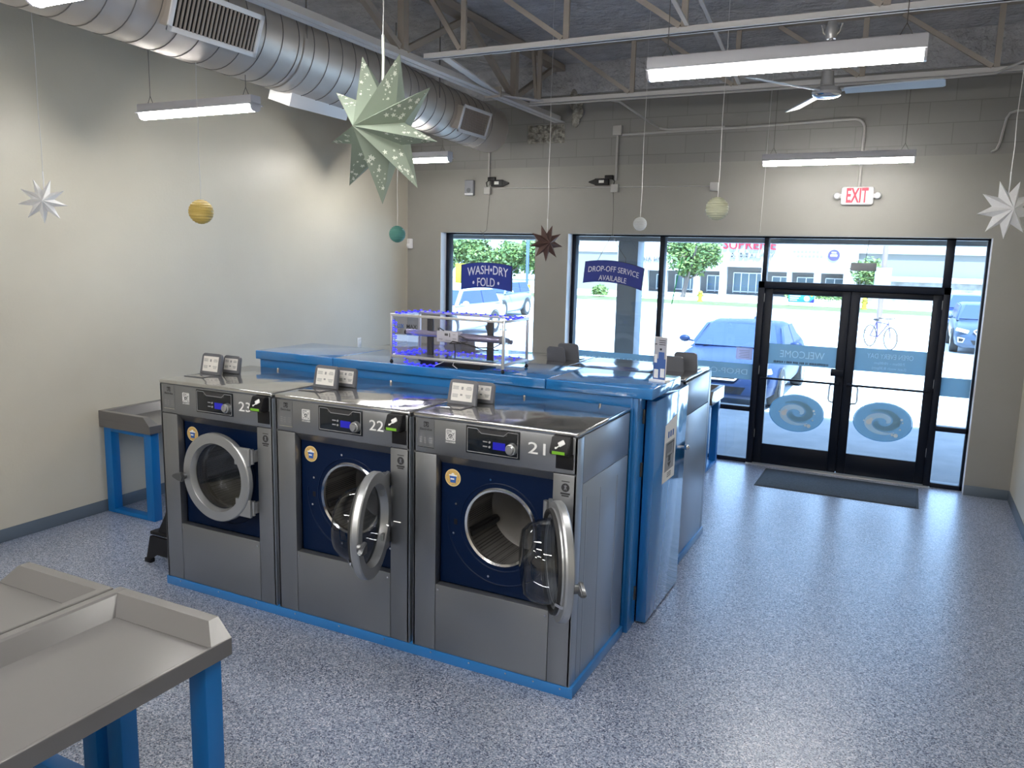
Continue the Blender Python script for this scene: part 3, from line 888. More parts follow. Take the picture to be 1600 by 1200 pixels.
        m.box(-0.006, 0.006, -0.0032, -0.002, h * 0.60, h * 0.72, 0.0, mtx=mt).box(-0.01, 0.004, -0.0032, -0.002, h * 0.36, h * 0.43, 0.0, mtx=mt)
        m.build('small_print', 'greyink', lb)
    return t
g = 'front row washers'
washer('washing_machine', 'steel washer numbered 23 with its round door shut', (X0, YM, 0), 0, '23', 0, g, side=True)
washer('washing_machine', 'steel washer numbered 22 in the middle, door half open', (X0 + W, YM, 0), 0, '22', 108, g)
washer('washing_machine', 'steel washer numbered 21 nearest the camera, door swung wide', (X0 + 2 * W, YM, 0), 0, '21', 124, g)
# rear row faces the shop windows
g = 'rear row washers facing the windows'
XE = X0 + 3 * W
DR = 0.76
labs = ('rear row washer at the end nearest the doors, silver side showing', 'rear row washer in the middle, grey lids above the blue tops', 'rear row washer farthest left behind the lit case')
for k in range(3):
    washer('washing_machine', labs[k], (XE - k * W - 0.012, 6.27, 0), PI, None, 0, g, D=DR)
# give the exposed end of the rear row a side skin on its other flank
m = MB()
m.box(-0.004, 0.008, 0.06, DR - 0.01, 1.103, 1.342, 0.0015).box(-0.004, 0.008, 0.06, DR - 0.01, 0.0575, 1.097, 0.0015).box(-0.004, 0.008, 0.0, 0.055, 0.0575, 1.342, 0.0015)
rear_end = [o for o in C.objects if o.get('label') == labs[0]][0]
m.build('side_panel', 'steel_side', rear_end)

# blue plinths under each row
def plinth(lab, y0, y1):
    t = thing('washer_plinth', lab, 'plinth', (X0, y0, 0))
    B(0.0, 3 * W + 0.004, 0.006, y1 - y0, 0.0, 0.0565, 0.002).build('plinth_box', 'blue', t)
    B(0.0, 3 * W + 0.008, 0.0, 0.006, 0.0, 0.0565, 0.001).build('kick_strip', 'blue', t)
    for u in (0.13, 0.47, 0.79, 1.1, 1.43, 1.75, 2.06, 2.3, 2.52, 2.68, 2.83):
        MB().cyl((u, 0.001, 0.042), (u, -0.003, 0.042), 0.005, 8).build('screw', 'chrome', t)
plinth('blue plinth under the front row of washers', YM - 0.004, YM + 0.79)
plinth('blue plinth under the rear row of washers', 5.50, 6.275)

# ------------------------------------------------------------------ blue service bulkhead between the rows
t = thing('service_bulkhead', 'blue boxed bulkhead between the two washer rows', 'bulkhead', (0, 0, 0))
BY0, BY1, BY2 = 4.275, 4.86, 5.46
m = MB()
m.box(-4.165, -1.355, BY0 + 0.012, BY0 + 0.03, 0.0, 1.422)
m.box(-4.165, -4.145, BY0 + 0.03, BY1, 0.0, 1.42).box(-4.165, -1.355, BY1 - 0.02, BY1, 0.0, 1.42).box(-4.165, -1.355, BY1, BY2, 1.30, 1.335).box(-4.165, -4.145, BY1, BY2, 0, 1.30)
m.build('body', 'blue', t)
m = MB()
m.box(-1.353, -1.322, BY0 + 0.005, BY0 + 0.09, 0.0, 1.42, 0.003).box(-1.365, -1.352, BY0 + 0.0, BY0 + 0.09, 0.0, 1.42, 0.002)
m.box(-1.348, -1.330, BY0 + 0.085, BY0 + 0.172, 0.0, 1.418)
m.build('corner_post', 'blue', t)
def lid(x0, x1):
    m = MB()
    m.box(x0 + 0.002, x1 - 0.002, BY0 - 0.012, BY1 + 0.012, 1.420, 1.482, 0.006, seg=3)
    return m.build('lid', 'blue_gloss', t)
lid(-4.19, -3.488); lid(-3.488, -1.892); lid(-1.892, -1.235)
m = MB()
m.box(-1.32, -1.258, 4.44, 5.17, 0.012, 1.385, 0.004)
ed = m.build('end_door', 'blue_gloss', t)
for z in (0.16, 0.93, 1.25):
    m = MB()
    m.cyl((-1.328, 4.412, z), (-1.328, 4.412, z + 0.085), 0.007, 10).box(-1.345, -1.318, 4.408, 4.418, z, z + 0.085, 0.001)
    m.build('hinge', 'darkmetal', ed)
m = MB()
m.cyl((-1.258, 5.09, 0.98), (-1.235, 5.09, 0.98), 0.010, 12).ball((-1.226, 5.09, 0.98), 0.019, 14)
m.build('knob', 'chrome', ed)
B(-1.345, -1.335, 5.17, 5.45, 0.012, 1.335, 0.002).build('end_panel', 'blue', t)

# taped poster on the bulkhead door
t = tag(MB().poly([(-1.2565, 4.635, 0.836), (-1.2565, 4.915, 0.830), (-1.2565, 4.915, 1.236), (-1.2565, 4.65, 1.20)]).build('poster', 'paper', None),
        'crumpled white poster taped to the glossy blue bulkhead door', 'poster')
m = MB()
m.box(-1.2562, -1.2556, 4.675, 4.88, 0.90, 1.085)
m.build('photo_field', 'greyink', t)
m = MB()
m.box(-1.2555, -1.2551, 4.75, 4.80, 0.955, 0.995).box(-1.2555, -1.2551, 4.73, 4.83, 0.99, 0.996).prism([(4.735, 0.95), (4.775, 0.915), (4.815, 0.95)], 'x', -1.2555, -1.2551)
for k in range(6):
    m.box(-1.2555, -1.2551, 4.72, 4.82 + 0.006 * (k % 3), 1.015 + 0.010 * k, 1.019 + 0.010 * k)
m.box(-1.2555, -1.2551, 4.70, 4.712, 0.99, 1.075).box(-1.2555, -1.2551, 4.855, 4.867, 0.99, 1.075).box(-1.2555, -1.2551, 4.70, 4.867, 1.068, 1.075)
for k in range(3):
    m.box(-1.2562, -1.2558, 4.74, 4.83, 0.855 + 0.012 * k, 0.860 + 0.012 * k)
m.build('poster_print', 'ink', t)
m = MB()
for k in range(3):
    m.box(-1.2563, -1.2558, 4.72 + 0.05 * k, 4.75 + 0.05 * k, 1.11, 1.15)
m.build('poster_heading', 'cupblue', t)

# brochure stand on the end of the bulkhead
t = thing('brochure_stand', 'narrow white brochure stand on the blue lid near the doors', 'stand', (-1.285, 4.55, 1.482), R(-16))
B(-0.055, 0.055, -0.028, 0.035, 0.0, 0.016, 0.003).build('foot', 'whitemetal', t)
m = MB()
m.box(-0.043, 0.043, -0.004, 0.003, 0.014, 0.268, 0.001)
sg = m.build('sign_panel', 'paper', t)
M['brochure_grey'] = mat('brochure_grey', (0.42, 0.42, 0.46), 0.4)
M['brochure_blue'] = mat('brochure_blue', (0.06, 0.13, 0.36), 0.4)
B(-0.041, 0.041, -0.0052, -0.004, 0.14, 0.266).build('upper_print', 'brochure_grey', sg)
B(-0.041, 0.041, -0.0052, -0.004, 0.016, 0.14).build('lower_print', 'brochure_blue', sg)
MB().box(-0.008, 0.030, -0.0062, -0.005, 0.112, 0.18).build('logo_block', 'brochure_blue', sg)
m = MB()
m.box(-0.036, -0.022, -0.0062, -0.005, 0.222, 0.228).box(-0.002, 0.012, -0.0062, -0.005, 0.190, 0.202)
for k in range(3):
    m.box(-0.008, 0.034, -0.0062, -0.005, 0.222 + 0.012 * k, 0.226 + 0.012 * k)
m.build('small_print', 'ink', sg)
for q in ((-0.034, -0.006, 0.024, 0.076), (0.008, 0.036, 0.030, 0.082), (-0.036, -0.018, 0.115, 0.165)):
    B(q[0], q[1], -0.0062, -0.005, q[2], q[3]).build('picture_block', 'paper', sg)

# ------------------------------------------------------------------ lit ultraviolet display case on the bulkhead
t = thing('display_case', 'clear display case edged with blue lights on the bulkhead', 'display case', (-3.015, 4.285, 1.482))
L_, D_, Z0, Z1 = 0.825, 0.335, 0.052, 0.325
p_ = 0.016
m = MB()
for x in (0, L_):
    for y in (0, D_):
        m.box(x - p_ / 2, x + p_ / 2, y - p_ / 2, y + p_ / 2, 0.028, Z1 + 0.004, 0.002)
for z in (Z0, Z1 - 0.006):
    for y in (0, D_):
        m.box(0, L_, y - p_ / 2, y + p_ / 2, z - p_ / 2, z + p_ / 2, 0.002)
    for x in (0, L_):
        m.box(x - p_ / 2, x + p_ / 2, 0, D_, z - p_ / 2, z + p_ / 2, 0.002)
m.build('frame', 'alu', t)
for x in (0, L_):
    for y in (0, D_):
        MB().ball((x, y, 0.0125), 0.0125, 12).cyl((x, y, 0.02), (x, y, 0.035), 0.006, 8).build('foot', 'black', t)
a_ = 0.004
for (n, q) in (('front', (0, L_, -0.001, 0.001, Z0, Z1)), ('back', (0, L_, D_ - 0.001, D_ + 0.001, Z0, Z1)), ('left', (-0.001, 0.001, 0, D_, Z0, Z1)), ('right', (L_ - 0.001, L_ + 0.001, 0, D_, Z0, Z1))):
    B(q[0], q[1], q[2], q[3], q[4], q[5]).build('acrylic_panel', 'acrylic', t)
B(0.0, L_, 0.0, D_, Z0 - 0.002, Z0).build('acrylic_floor', 'acrylic', t)
text('lettering', 'LUX', 'cupblue', t, (0.073, -0.0012, 0.250), 0.05, 0.026, bold=0.012)
text('lettering', 'MAX', 'ink', t, (0.158, -0.0012, 0.250), 0.078, 0.026, bold=0.012)
text('lettering', 'LUX MAX', 'greyink', t, (L_ - 0.15, D_ - 0.0022, 0.238), 0.10, 0.021, rot=OUT, bold=0.01)
for x in (0.195, 0.645):
    B(x - 0.020, x + 0.020, 0.155, 0.18, Z0, 0.300, 0.002).build('upright', 'frame', t)
def tubey(x0, x1, z, r, mm):
    return MB().cyl((x0, 0.135, z), (x1, 0.135, z), r, 16).build('lamp_sleeve', mm, t)
a = tubey(0.035, 0.285, 0.198, 0.021, 'violet'); MB().cyl((0.018, 0.135, 0.198), (0.037, 0.135, 0.198), 0.016, 14).build('end_cap', 'black', a)
a = tubey(0.45, 0.735, 0.192, 0.024, 'violet'); MB().cyl((0.735, 0.135, 0.192), (0.79, 0.135, 0.185), 0.028, 14, r2=0.02).cyl((0.79, 0.135, 0.185), (0.815, 0.135, 0.183), 0.014, 12).build('end_cap', 'lid_grey', a)
bx = B(0.285, 0.445, 0.10, 0.155, 0.155, 0.225, 0.002).build('ballast', 'beige_box', t)
MB().box(0.345, 0.37, 0.0985, 0.1005, 0.197, 0.212).box(0.38, 0.386, 0.0985, 0.1005, 0.19, 0.215).build('ballast_screen', 'ink', bx)
MB().box(0.30, 0.33, 0.0985, 0.1005, 0.17, 0.176).box(0.35, 0.39, 0.0985, 0.1005, 0.165, 0.169).box(0.405, 0.425, 0.0985, 0.1005, 0.205, 0.209).box(0.405, 0.43, 0.0985, 0.1005, 0.178, 0.183).build('ballast_print', 'greyink', bx)
m = MB()
m.tube([(0.285, 0.13, 0.215), (0.29, 0.11, 0.24), (0.315, 0.09, 0.245), (0.34, 0.10, 0.228)], 0.0035, 6)
m.tube([(0.445, 0.11, 0.20), (0.48, 0.10, 0.195), (0.52, 0.09, 0.17), (0.47, 0.09, 0.155), (0.39, 0.085, 0.15), (0.41, 0.09, 0.165), (0.52, 0.10, 0.150), (0.60, 0.11, 0.135), (0.70, 0.12, 0.145), (0.74, 0.13, 0.17)], 0.004, 6)
m.tube([(0.425, 0.09, 0.155), (0.43, 0.09, 0.10), (0.43, 0.09, Z0 + 0.004)], 0.004, 6)
m.tube([(0.45, 0.12, 0.165), (0.53, 0.12, 0.14), (0.62, 0.12, 0.12), (0.72, 0.14, 0.125)], 0.003, 6)
m.build('cables', 'black', t)
def leds(pts, n):
    m = MB()
    rr = random.Random(11)
    seglen = [(Vector(b) - Vector(a)).length for a, b in zip(pts, pts[1:])]
    tot = sum(seglen)
    for k in range(n):
        s = tot * k / n
        i = 0
        while s > seglen[i]:
            s -= seglen[i]; i += 1
        q = Vector(pts[i]).lerp(Vector(pts[i + 1]), s / seglen[i])
        q += Vector((0.006 * (-1) ** k, 0.006 * (-1) ** k, 0.004 * (-1) ** (k // 2)))
        m.box(q.x - 0.0042, q.x + 0.0042, q.y - 0.0042, q.y + 0.0042, q.z - 0.0036, q.z + 0.0036)
    m.tube(pts, 0.0022, 5, mi=1)
    return m.build('led_strip', ['led', 'cupblue'], t, smooth=0)
zt_, zb_ = Z1 + 0.006, Z0 + 0.012
leds([(0.02, 0.02, zt_), (0.02, D_ - 0.015, zt_), (L_ - 0.02, D_ - 0.015, zt_), (L_ - 0.02, 0.05, zt_)], 75)
leds([(0.02, 0.02, zb_), (0.02, D_ - 0.02, zb_), (L_ - 0.02, D_ - 0.02, zb_)], 62)
leds([(0.016, 0.014, Z0 + 0.02), (0.016, 0.014, Z1 - 0.03)], 20)
m_ = leds([(0.10, 0.02, 0.045), (0.12, -0.01, 0.014), (0.2, -0.012, 0.011), (0.32, -0.012, 0.011), (0.36, 0.01, 0.03)], 26)
m = MB()
m.tube([(0.33, 0.0, 0.01), (0.37, 0.02, 0.03), (0.39, 0.05, 0.045)], 0.0025, 6).tube([(0.43, 0.09, 0.046), (0.45, 0.03, 0.02), (0.5, 0.0, 0.006)], 0.0025, 6)
m.build('supply_cord', 'whitepaper', t)
tr = B(-2.82, -2.375, 4.33, 4.55, 1.4825, 1.512, 0.003).build('tray', 'black', None)
tag(tr, 'flat black tray under the lit display case', 'tray')

# ------------------------------------------------------------------ folding tables
def folding_table(label, loc, rz, length, group=None, far_end=True, hl=0.865):
    """local: x along the length, y=0 wall/back splash side ... y=-0.6 front edge; near end at x=0"""
    t = thing('folding_table', label, 'table', loc, rz, group)
    zs = hl - 0.072
    m = MB()
    m.box(0.01, length - 0.01, -0.59, -0.01, zs - 0.058, zs, 0.0)
    m.box(0.0, length, -0.60, -0.584, zs - 0.062, zs + 0.004, 0.003)
    m.prism([(-0.094, zs - 0.001), (-0.048, hl - 0.006), (-0.038, hl), (-0.004, hl), (0.0, hl - 0.004), (0.0, zs - 0.061), (-0.09, zs - 0.061)], 'x', 0.003, length - 0.003)
    def end(x0, s):
        a, b, c = x0, x0 + s * 0.045, x0 + s * 0.095
        m.hexa([(a, -0.599, zs + 0.003), (a, -0.002, zs + 0.003), (c, -0.002, zs - 0.001), (c, -0.599, zs - 0.001),
                (a, -0.535, hl - 0.0015), (a, -0.002, hl - 0.0015), (b, -0.002, hl - 0.0015), (b, -0.535, hl - 0.0015)])
        m.box(min(a, c) + 0.0005, max(a, c), -0.599, -0.003, zs - 0.062, zs + 0.0025, 0.0)
    end(0.0, 1)
    if far_end:
        end(length, -1)
    m.build('tabletop', 'laminate', t, smooth=18)
    for x in (0.03, length - 0.105):
        for y in (-0.575, -0.10):
            B(x, x + 0.075, y, y + 0.085, 0.0, zs - 0.0625, 0.003).build('leg', 'blue_leg', t)
        B(x, x + 0.075, -0.49, -0.10, 0.0, 0.035, 0.003).build('foot_rail', 'blue_leg', t)
        B(x, x + 0.075, -0.49, -0.10, zs - 0.10, zs - 0.063, 0.003).build('top_rail', 'blue_leg', t)
    return t
g = 'grey folding tables with blue legs'
folding_table('nearest grey folding table, cut by the lower left corner of the photo', (-2.703, 0.385, 0), PI / 2, 1.6, g)
folding_table('grey folding table backed against the nearest one, at the left edge', (-2.713, 1.965, 0), -PI / 2, 1.6, g)
folding_table('grey folding table standing against the left wall behind washer 23', (XL + 0.002, 4.205, 0), PI / 2, 1.5, g)
folding_table('grey folding table under the shop window near the double doors', (-3.30, 8.688, 0), 0, 1.58, g)

# ------------------------------------------------------------------ floor bits
t = thing('step_stool', 'small black plastic step stool beside washer 23', 'stool', (-4.43, 3.83, 0))
m = MB()
m.box(-0.17, 0.17, -0.15, 0.15, 0.205, 0.232, 0.008)
m.build('step', 'black', t)
for sx in (-1, 1):
    m = MB()
    m.prism([(-0.20, 0.03), (-0.155, 0.20), (0.155, 0.20), (0.20, 0.03), (0.16, 0.03), (0.10, 0.07), (-0.10, 0.07), (-0.16, 0.03)], 'y', -0.012, 0.012, mtx=Matrix.Translation((sx * 0.0, sx * 0.15, 0.0)))
    m.box(-0.215, -0.15, sx * 0.15 - 0.02, sx * 0.15 + 0.02, 0.0, 0.035, 0.008).box(0.15, 0.215, sx * 0.15 - 0.02, sx * 0.15 + 0.02, 0.0, 0.035, 0.008)
    m.build('leg_panel', 'black', t)
m = MB()
m.prism([(-0.105, 0.23), (0.175, 0.23), (0.175, 0.58), (0.06, 0.58), (-0.03, 0.36)], 'y', -0.14, 0.14, bev=0.006)
m.build('back_riser', 'black', t)
t.location = (-4.452, 3.80, 0)

t = thing('door_mat', 'dark ribbed door mat on the floor inside the double doors', 'mat', (-1.20, 7.965, 0.0))
B(0, 1.43, 0, 0.70, 0.0005, 0.009, 0.003).build('mat_field', 'mat_grey', t)
m = MB()
m.box(-0.02, 0.0, -0.02, 0.71, 0.0005, 0.006, 0.002).box(1.43, 1.45, -0.02, 0.71, 0.0005, 0.006, 0.002).box(0.0, 1.43, -0.02, 0.0, 0.0005, 0.006, 0.002)
m.build('mat_border', 'rubber', t)

# ------------------------------------------------------------------ strip lamps
def lamp(label, x0, x1, y, z, ztop, group='linear strip lamps', ztop2=None):
    L = x1 - x0
    t = thing('strip_lamp', label, 'ceiling lamp', (x0, y, z), 0, group)
    m = MB()
    m.box(0, L, -0.047, 0.047, 0.016, 0.072, 0.004).box(0, L, -0.066, 0.066, 0.009, 0.0165, 0.002)
    m.build('housing', 'lampwhite', t)
    m = MB()
    m.prism([(-0.042, 0.010), (-0.040, -0.006), (-0.032, -0.022), (-0.018, -0.030), (0.018, -0.030), (0.032, -0.022), (0.040, -0.006), (0.042, 0.010)], 'x', 0.012, L - 0.012)
    m.build('diffuser', 'lampglow', t)
    for x in (0.0, L - 0.012):
        m = MB()
        m.prism([(-0.043, 0.024), (-0.045, 0.0), (-0.036, -0.022), (-0.018, -0.033), (0.018, -0.033), (0.036, -0.022), (0.045, 0.0), (0.043, 0.024)], 'x', x, x + 0.012)
        m.build('end_cap', 'lampwhite', t)
    for x in (0.09, L - 0.09):
        m = MB()
        h = (ztop if x < L / 2 or ztop2 is None else ztop2) - z
        m.tube([(x - 0.03, 0.0, 0.072), (x, 0.0, 0.13), (x, 0.0, h)], 0.0022, 5).tube([(x + 0.03, 0.0, 0.072), (x, 0.0, 0.13)], 0.0022, 5)
        m.build('hanger', 'wire', t)
    return t
JB = 3.755     # underside of the joists
lamp('strip lamp glowing below the duct by the left wall', -5.17, -4.06, 4.20, 3.15, ZC, ztop2=3.36)
lamp('strip lamp half hidden behind the sage green star', -5.42, -4.28, 7.10, 3.15, ZC, ztop2=3.34)
lamp('largest strip lamp, hung in front of the ceiling fan', -1.266, -0.032, 4.0, 3.105, JB)
lamp('strip lamp above the exit sign, along the front wall', -1.337, -0.07, 7.80, 3.105, JB)
lamp('strip lamp cut off by the upper left corner of the photo', -3.10, -1.87, 2.06, 3.128, ZC)
# unseen strip lamps added behind the camera to fill the room with light
lamp('unseen fill lamp added behind the camera on the left', -4.6, -3.37, 0.2, 3.105, ZC)
lamp('unseen fill lamp added behind the camera on the right', -1.27, -0.03, 0.2, 3.105, ZC)
lamp('unseen fill lamp added at the back of the shop on the left', -4.6, -3.37, -2.2, 3.105, ZC)
lamp('unseen fill lamp added at the back of the shop on the right', -1.27, -0.03, -2.2, 3.105, ZC)
lamp('unseen fill lamp added in the middle behind the camera', -2.9, -1.7, 0.9, 3.105, ZC)
lamp('unseen fill lamp added at the back of the shop in the middle', -2.9, -1.7, -1.2, 3.105, ZC)

# ------------------------------------------------------------------ duct
t = thing('air_duct', 'round spiral metal duct running along the left wall', 'duct', (0, 0, 0))
A0, A1 = Vector((-4.20, 0.5, 3.765)), Vector((-4.385, 8.1, 3.583))
def dc(y):
    return A0.lerp(A1, (y - A0.y) / (A1.y - A0.y))
def drad(y):
    return 0.30 if y < 5.9 else (0.245 if y > 6.3 else 0.30 - (y - 5.9) / 0.4 * 0.055)
def duct_piece(name, ys, extra=0.0, mm='galv', seg=40):
    m = MB()
    rings = []
    for y in ys:
        c = dc(y); r = drad(y) + extra
        rings.append([m.bm.verts.new((c.x + r * math.cos(2 * PI * k / seg), y, c.z + r * math.sin(2 * PI * k / seg))) for k in range(seg)])
    for A, Bq in zip(rings, rings[1:]):
        for k in range(seg):
            j = (k + 1) % seg
            m.bm.faces.new((A[k], A[j], Bq[j], Bq[k]))
    return m
m = duct_piece('shell', [0.5, 3.0, 5.9, 6.3, 8.1])
m.bm.verts.ensure_lookup_table()
vs = m.bm.verts[-40:]
m.bm.faces.new(vs)
bmesh.ops.recalc_face_normals(m.bm, faces=m.bm.faces[:])
m.build('duct_shell', 'galv', t)
def hoop(y, rr, n=40, lead=0.0):
    pts = []
    for k in range(n):
        q = 2 * PI * k / n
        yy = y + lead * k / n
        c = dc(yy); r = drad(yy) + 0.001
        pts.append((c.x + r * math.cos(q), yy, c.z + r * math.sin(q)))
    return pts
y = 1.6
while y < 8.0:
    MB().tube(hoop(y, 0), 0.0035, 5, closed=True).build('duct_seam', 'galv_dark', t)
    y += 0.165
for y in (4.62, 7.85):
    m = duct_piece('band', [y, y + 0.06], 0.005)
    m.build('duct_band', 'galv', t)
def register(y0, y1, zc, h, tilt, n, mm):
    c = dc((y0 + y1) / 2)
    out = drad((y0 + y1) / 2) + 0.075
    mt = Matrix.Translation((c.x, 0, c.z)) @ Matrix.Rotation(R(tilt), 4, 'Y')
    m = MB()
    m.box(0.10, out - 0.012, y0 + 0.02, y1 - 0.02, -h / 2 + 0.02, h / 2 - 0.02, 0.0, mtx=mt)
    sd = m.build('saddle_box', 'galv', t)
    m = MB()
    m.box(out - 0.012, out, y0, y1, h / 2 - 0.032, h / 2, 0.002, mtx=mt).box(out - 0.012, out, y0, y1, -h / 2, -h / 2 + 0.032, 0.002, mtx=mt)
    m.box(out - 0.012, out, y0, y0 + 0.032, -h / 2, h / 2, 0.002, mtx=mt).box(out - 0.012, out, y1 - 0.032, y1, -h / 2, h / 2, 0.002, mtx=mt)
    gr = m.build('register_frame', 'whitemetal', t)
    MB().box(out - 0.0118, out - 0.009, y0 + 0.03, y1 - 0.03, -h / 2 + 0.03, h / 2 - 0.03, mtx=mt).build('register_back', 'black', gr)
    for k in range(n):
        yy = y0 + 0.04 + (y1 - y0 - 0.08) * (k + 0.5) / n
        MB().box(out - 0.008, out + 0.001, yy - 0.0055, yy + 0.0055, -h / 2 + 0.03, h / 2 - 0.03, 0.0, mtx=mt).build('louvre', mm, gr)
M['louvre'] = mat('louvre_tan', (0.36, 0.31, 0.28), 0.5)
register(3.42, 4.12, 0, 0.265, 20, 20, 'louvre')
register(6.93, 7.50, 0, 0.265, 17, 18, 'louvre')
# side box facing the wall, with its white face
c = dc(4.95)
m = MB()
mt = Matrix.Translation((c.x, 0, c.z)) @ Matrix.Rotation(R(108), 4, 'Y')
m.box(0.10, 0.37, 4.80, 5.48, -0.10, 0.12, 0.003, mtx=mt)
m.build('saddle_box', 'whitemetal', t)
for y in (2.6, 4.65, 6.6):
    c = dc(y)
    for s in (-1, 1):
        MB().tube([(c.x + s * drad(y), y, c.z + 0.02), (c.x + s * drad(y), y, ZC)], 0.006, 6).build('hanger_strap', 'galv_dark', t)

# ------------------------------------------------------------------ roof steel
GX = -3.785
t = thing('joist_girder', 'long pale steel girder above the duct running to the front wall', 'girder', (0, 0, 0))
m = MB()
m.box(GX - 0.065, GX - 0.006, -1.0, 8.69, 3.72, 3.728).box(GX + 0.006, GX + 0.065, -1.0, 8.69, 3.72, 3.728)
m.box(GX - 0.014, GX - 0.006, -1.0, 8.69, 3.728, 3.79).box(GX + 0.006, GX + 0.014, -1.0, 8.69, 3.728, 3.79)
m.build('bottom_chord', 'joist', t)
m = MB()
m.box(GX - 0.065, GX + 0.065, -1.0, 8.65, 4.27, 4.335)
m.build('top_chord', 'joist_tan', t)
ys = [1.8, 3.75, 5.72, 7.70]
for k, y in enumerate(ys):
    MB().box(GX - 0.03, GX + 0.03, y - 0.22, y - 0.15, 3.79, 4.28).build('web_member', 'joist_tan', t)
    MB().bar((GX, y - 0.25, 3.80), (GX, y - 1.15, 4.27), 0.05, 0.05).build('web_member', 'joist_tan', t)
    MB().bar((GX, y - 0.15, 3.80), (GX, y + 0.78, 4.27), 0.05, 0.05).build('web_member', 'joist_tan', t)
MB().bar((GX + 0.25, 5.75, 3.765), (GX + 0.03, 7.15, 3.735), 0.075, 0.012).bar((GX + 0.03, 7.15, 3.735), (GX + 0.22, 7.70, 3.77), 0.06, 0.012).build('knee_brace', 'joist', t)
MB().box(GX - 0.085, GX + 0.085, 7.05, 7.075, 3.705, 3.80).build('clamp_plate', 'galv', t)

def joist(label, y, nodes, x0=GX + 0.068, tan='joist_tan'):
    t = thing('bar_joist', label, 'joist', (0, y, 0), 0, 'open web roof joists')
    m = MB()
    zb = 3.757
    m.box(x0, XR - 0.005, -0.038, -0.006, zb, zb + 0.006).box(x0, XR - 0.005, 0.006, 0.038, zb, zb + 0.006)
    m.box(x0, XR - 0.005, -0.012, -0.006, zb, zb + 0.045).box(x0, XR - 0.005, 0.006, 0.012, zb, zb + 0.045)
    m.build('bottom_chord', 'joist', t)
    MB().box(x0, XR - 0.005, -0.045, 0.045, 4.28, 4.335).build('top_chord', tan, t)
    for a, b in zip(nodes, nodes[1:] + [None]):
        MB().box(a - 0.022, a + 0.022, -0.012, 0.012, zb + 0.04, 4.285).build('web_member', tan, t)
        MB().bar((a - 0.03, 0.0, zb + 0.05), (max(a - 0.72, x0 + 0.02), 0.0, 4.28), 0.03, 0.038).build('web_member', tan, t)
    return t
joist('steel roof joist nearest the camera, above the big strip lamp', 3.75, [-2.9, -1.9, -0.9, 0.1])
joist('middle steel roof joist carrying the ceiling fan', 5.74, [-3.35, -2.47, -1.58, -0.30, 0.65])
joist('steel roof joist closest to the front wall', 7.76, [-3.62, -2.62, -1.62, -0.55, 0.45])
# bridging rods between joists
t = thing('bridging_rod', 'thin white bridging rod slanting between two roof joists', 'rod', (0, 0, 0))
MB().bar((-1.62, 5.6, 4.27), (-1.58, 7.7, 3.80), 0.03, 0.012).build('rod', 'joist', t)
t = thing('bridging_rod', 'short white bridging rod dropping to the middle joist', 'rod', (0, 0, 0))
MB().bar((-1.72, 4.6, 4.27), (-1.55, 5.70, 3.80), 0.03, 0.012).build('rod', 'joist', t)
pk = MB()
rr = random.Random(9)
nx_, nz_ = 26, 12
grid = []
for a in range(nx_ + 1):
    col = []
    for b in range(nz_ + 1):
        e = (a in (0, nx_)) or (b in (0, nz_))
        col.append(pk.bm.verts.new((-4.19 + 0.47 * a / nx_ + rr.uniform(-.006, .006), YB + 0.002 - (0 if e else rr.uniform(0.002, 0.035)), 3.50 + 0.205 * b / nz_ + rr.uniform(-.006, .006))))
    grid.append(col)
for a in range(nx_):
    for b in range(nz_):
        pk.bm.faces.new((grid[a][b], grid[a + 1][b], grid[a + 1][b + 1], grid[a][b + 1]))
for k in range(12):
    pk.ball((GX + 0.19 + rr.uniform(-0.03, 0.06), YB - 0.02, 3.77 + rr.uniform(-0.05, 0.25)), rr.uniform(0.04, 0.07), 10, sc=(0.8, 0.4, 1.2))
o = pk.build('bearing_patch', 'grime', None)
tag(o, 'rough broken block patch where the girder enters the front wall', 'wall patch')

# ------------------------------------------------------------------ ceiling fan
t = thing('ceiling_fan', 'three bladed ceiling fan behind the big strip lamp', 'fan', (-0.612, 5.74, 0.0))
m = MB()
m.lathe([(0.0, 3.735), (0.028, 3.735), (0.042, 3.675), (0.028, 3.63), (0.0, 3.625)], 'z', seg=24)
m.build('canopy', 'fan', t)
MB().tube([(-0.06, 0, 3.72), (-0.045, 0, 3.67), (-0.02, 0, 3.65)], 0.008, 6).tube([(0.06, 0, 3.72), (0.045, 0, 3.67), (0.02, 0, 3.65)], 0.008, 6).build('hanger_bracket', 'chrome', t)
MB().cyl((0, 0, 3.34), (0, 0, 3.66), 0.014, 12).build('down_rod', 'fan', t)
m = MB()
m.lathe([(0.0, 3.43), (0.035, 3.43), (0.045, 3.34), (0.085, 3.325), (0.092, 3.30), (0.085, 3.285), (0.0, 3.285)], 'z', seg=32)
m.build('motor', 'fan', t)
m = MB()
m.lathe([(0.0, 3.262), (0.055, 3.264), (0.082, 3.272), (0.09, 3.283), (0.085, 3.287)], 'z', seg=32)
m.build('bottom_cap', 'chrome', t)
for k, a in enumerate((-4, 116, 236)):
    mt = Matrix.Rotation(R(a), 4, 'Z') @ Matrix.Translation((0, 0, 3.305)) @ Matrix.Rotation(R(-14), 4, 'X')
    m = MB()
    m.prism([(0.11, -0.042), (0.67, -0.058), (0.685, -0.04), (0.685, 0.04), (0.67, 0.052), (0.11, 0.042)], 'z', -0.004, 0.004, bev=0.002, mtx=mt)
    b_ = m.build('blade', 'blade', t)
    MB().box(0.07, 0.16, -0.02, 0.02, 0.004, 0.012, 0.002, mtx=mt).build('blade_iron', 'fan', b_)

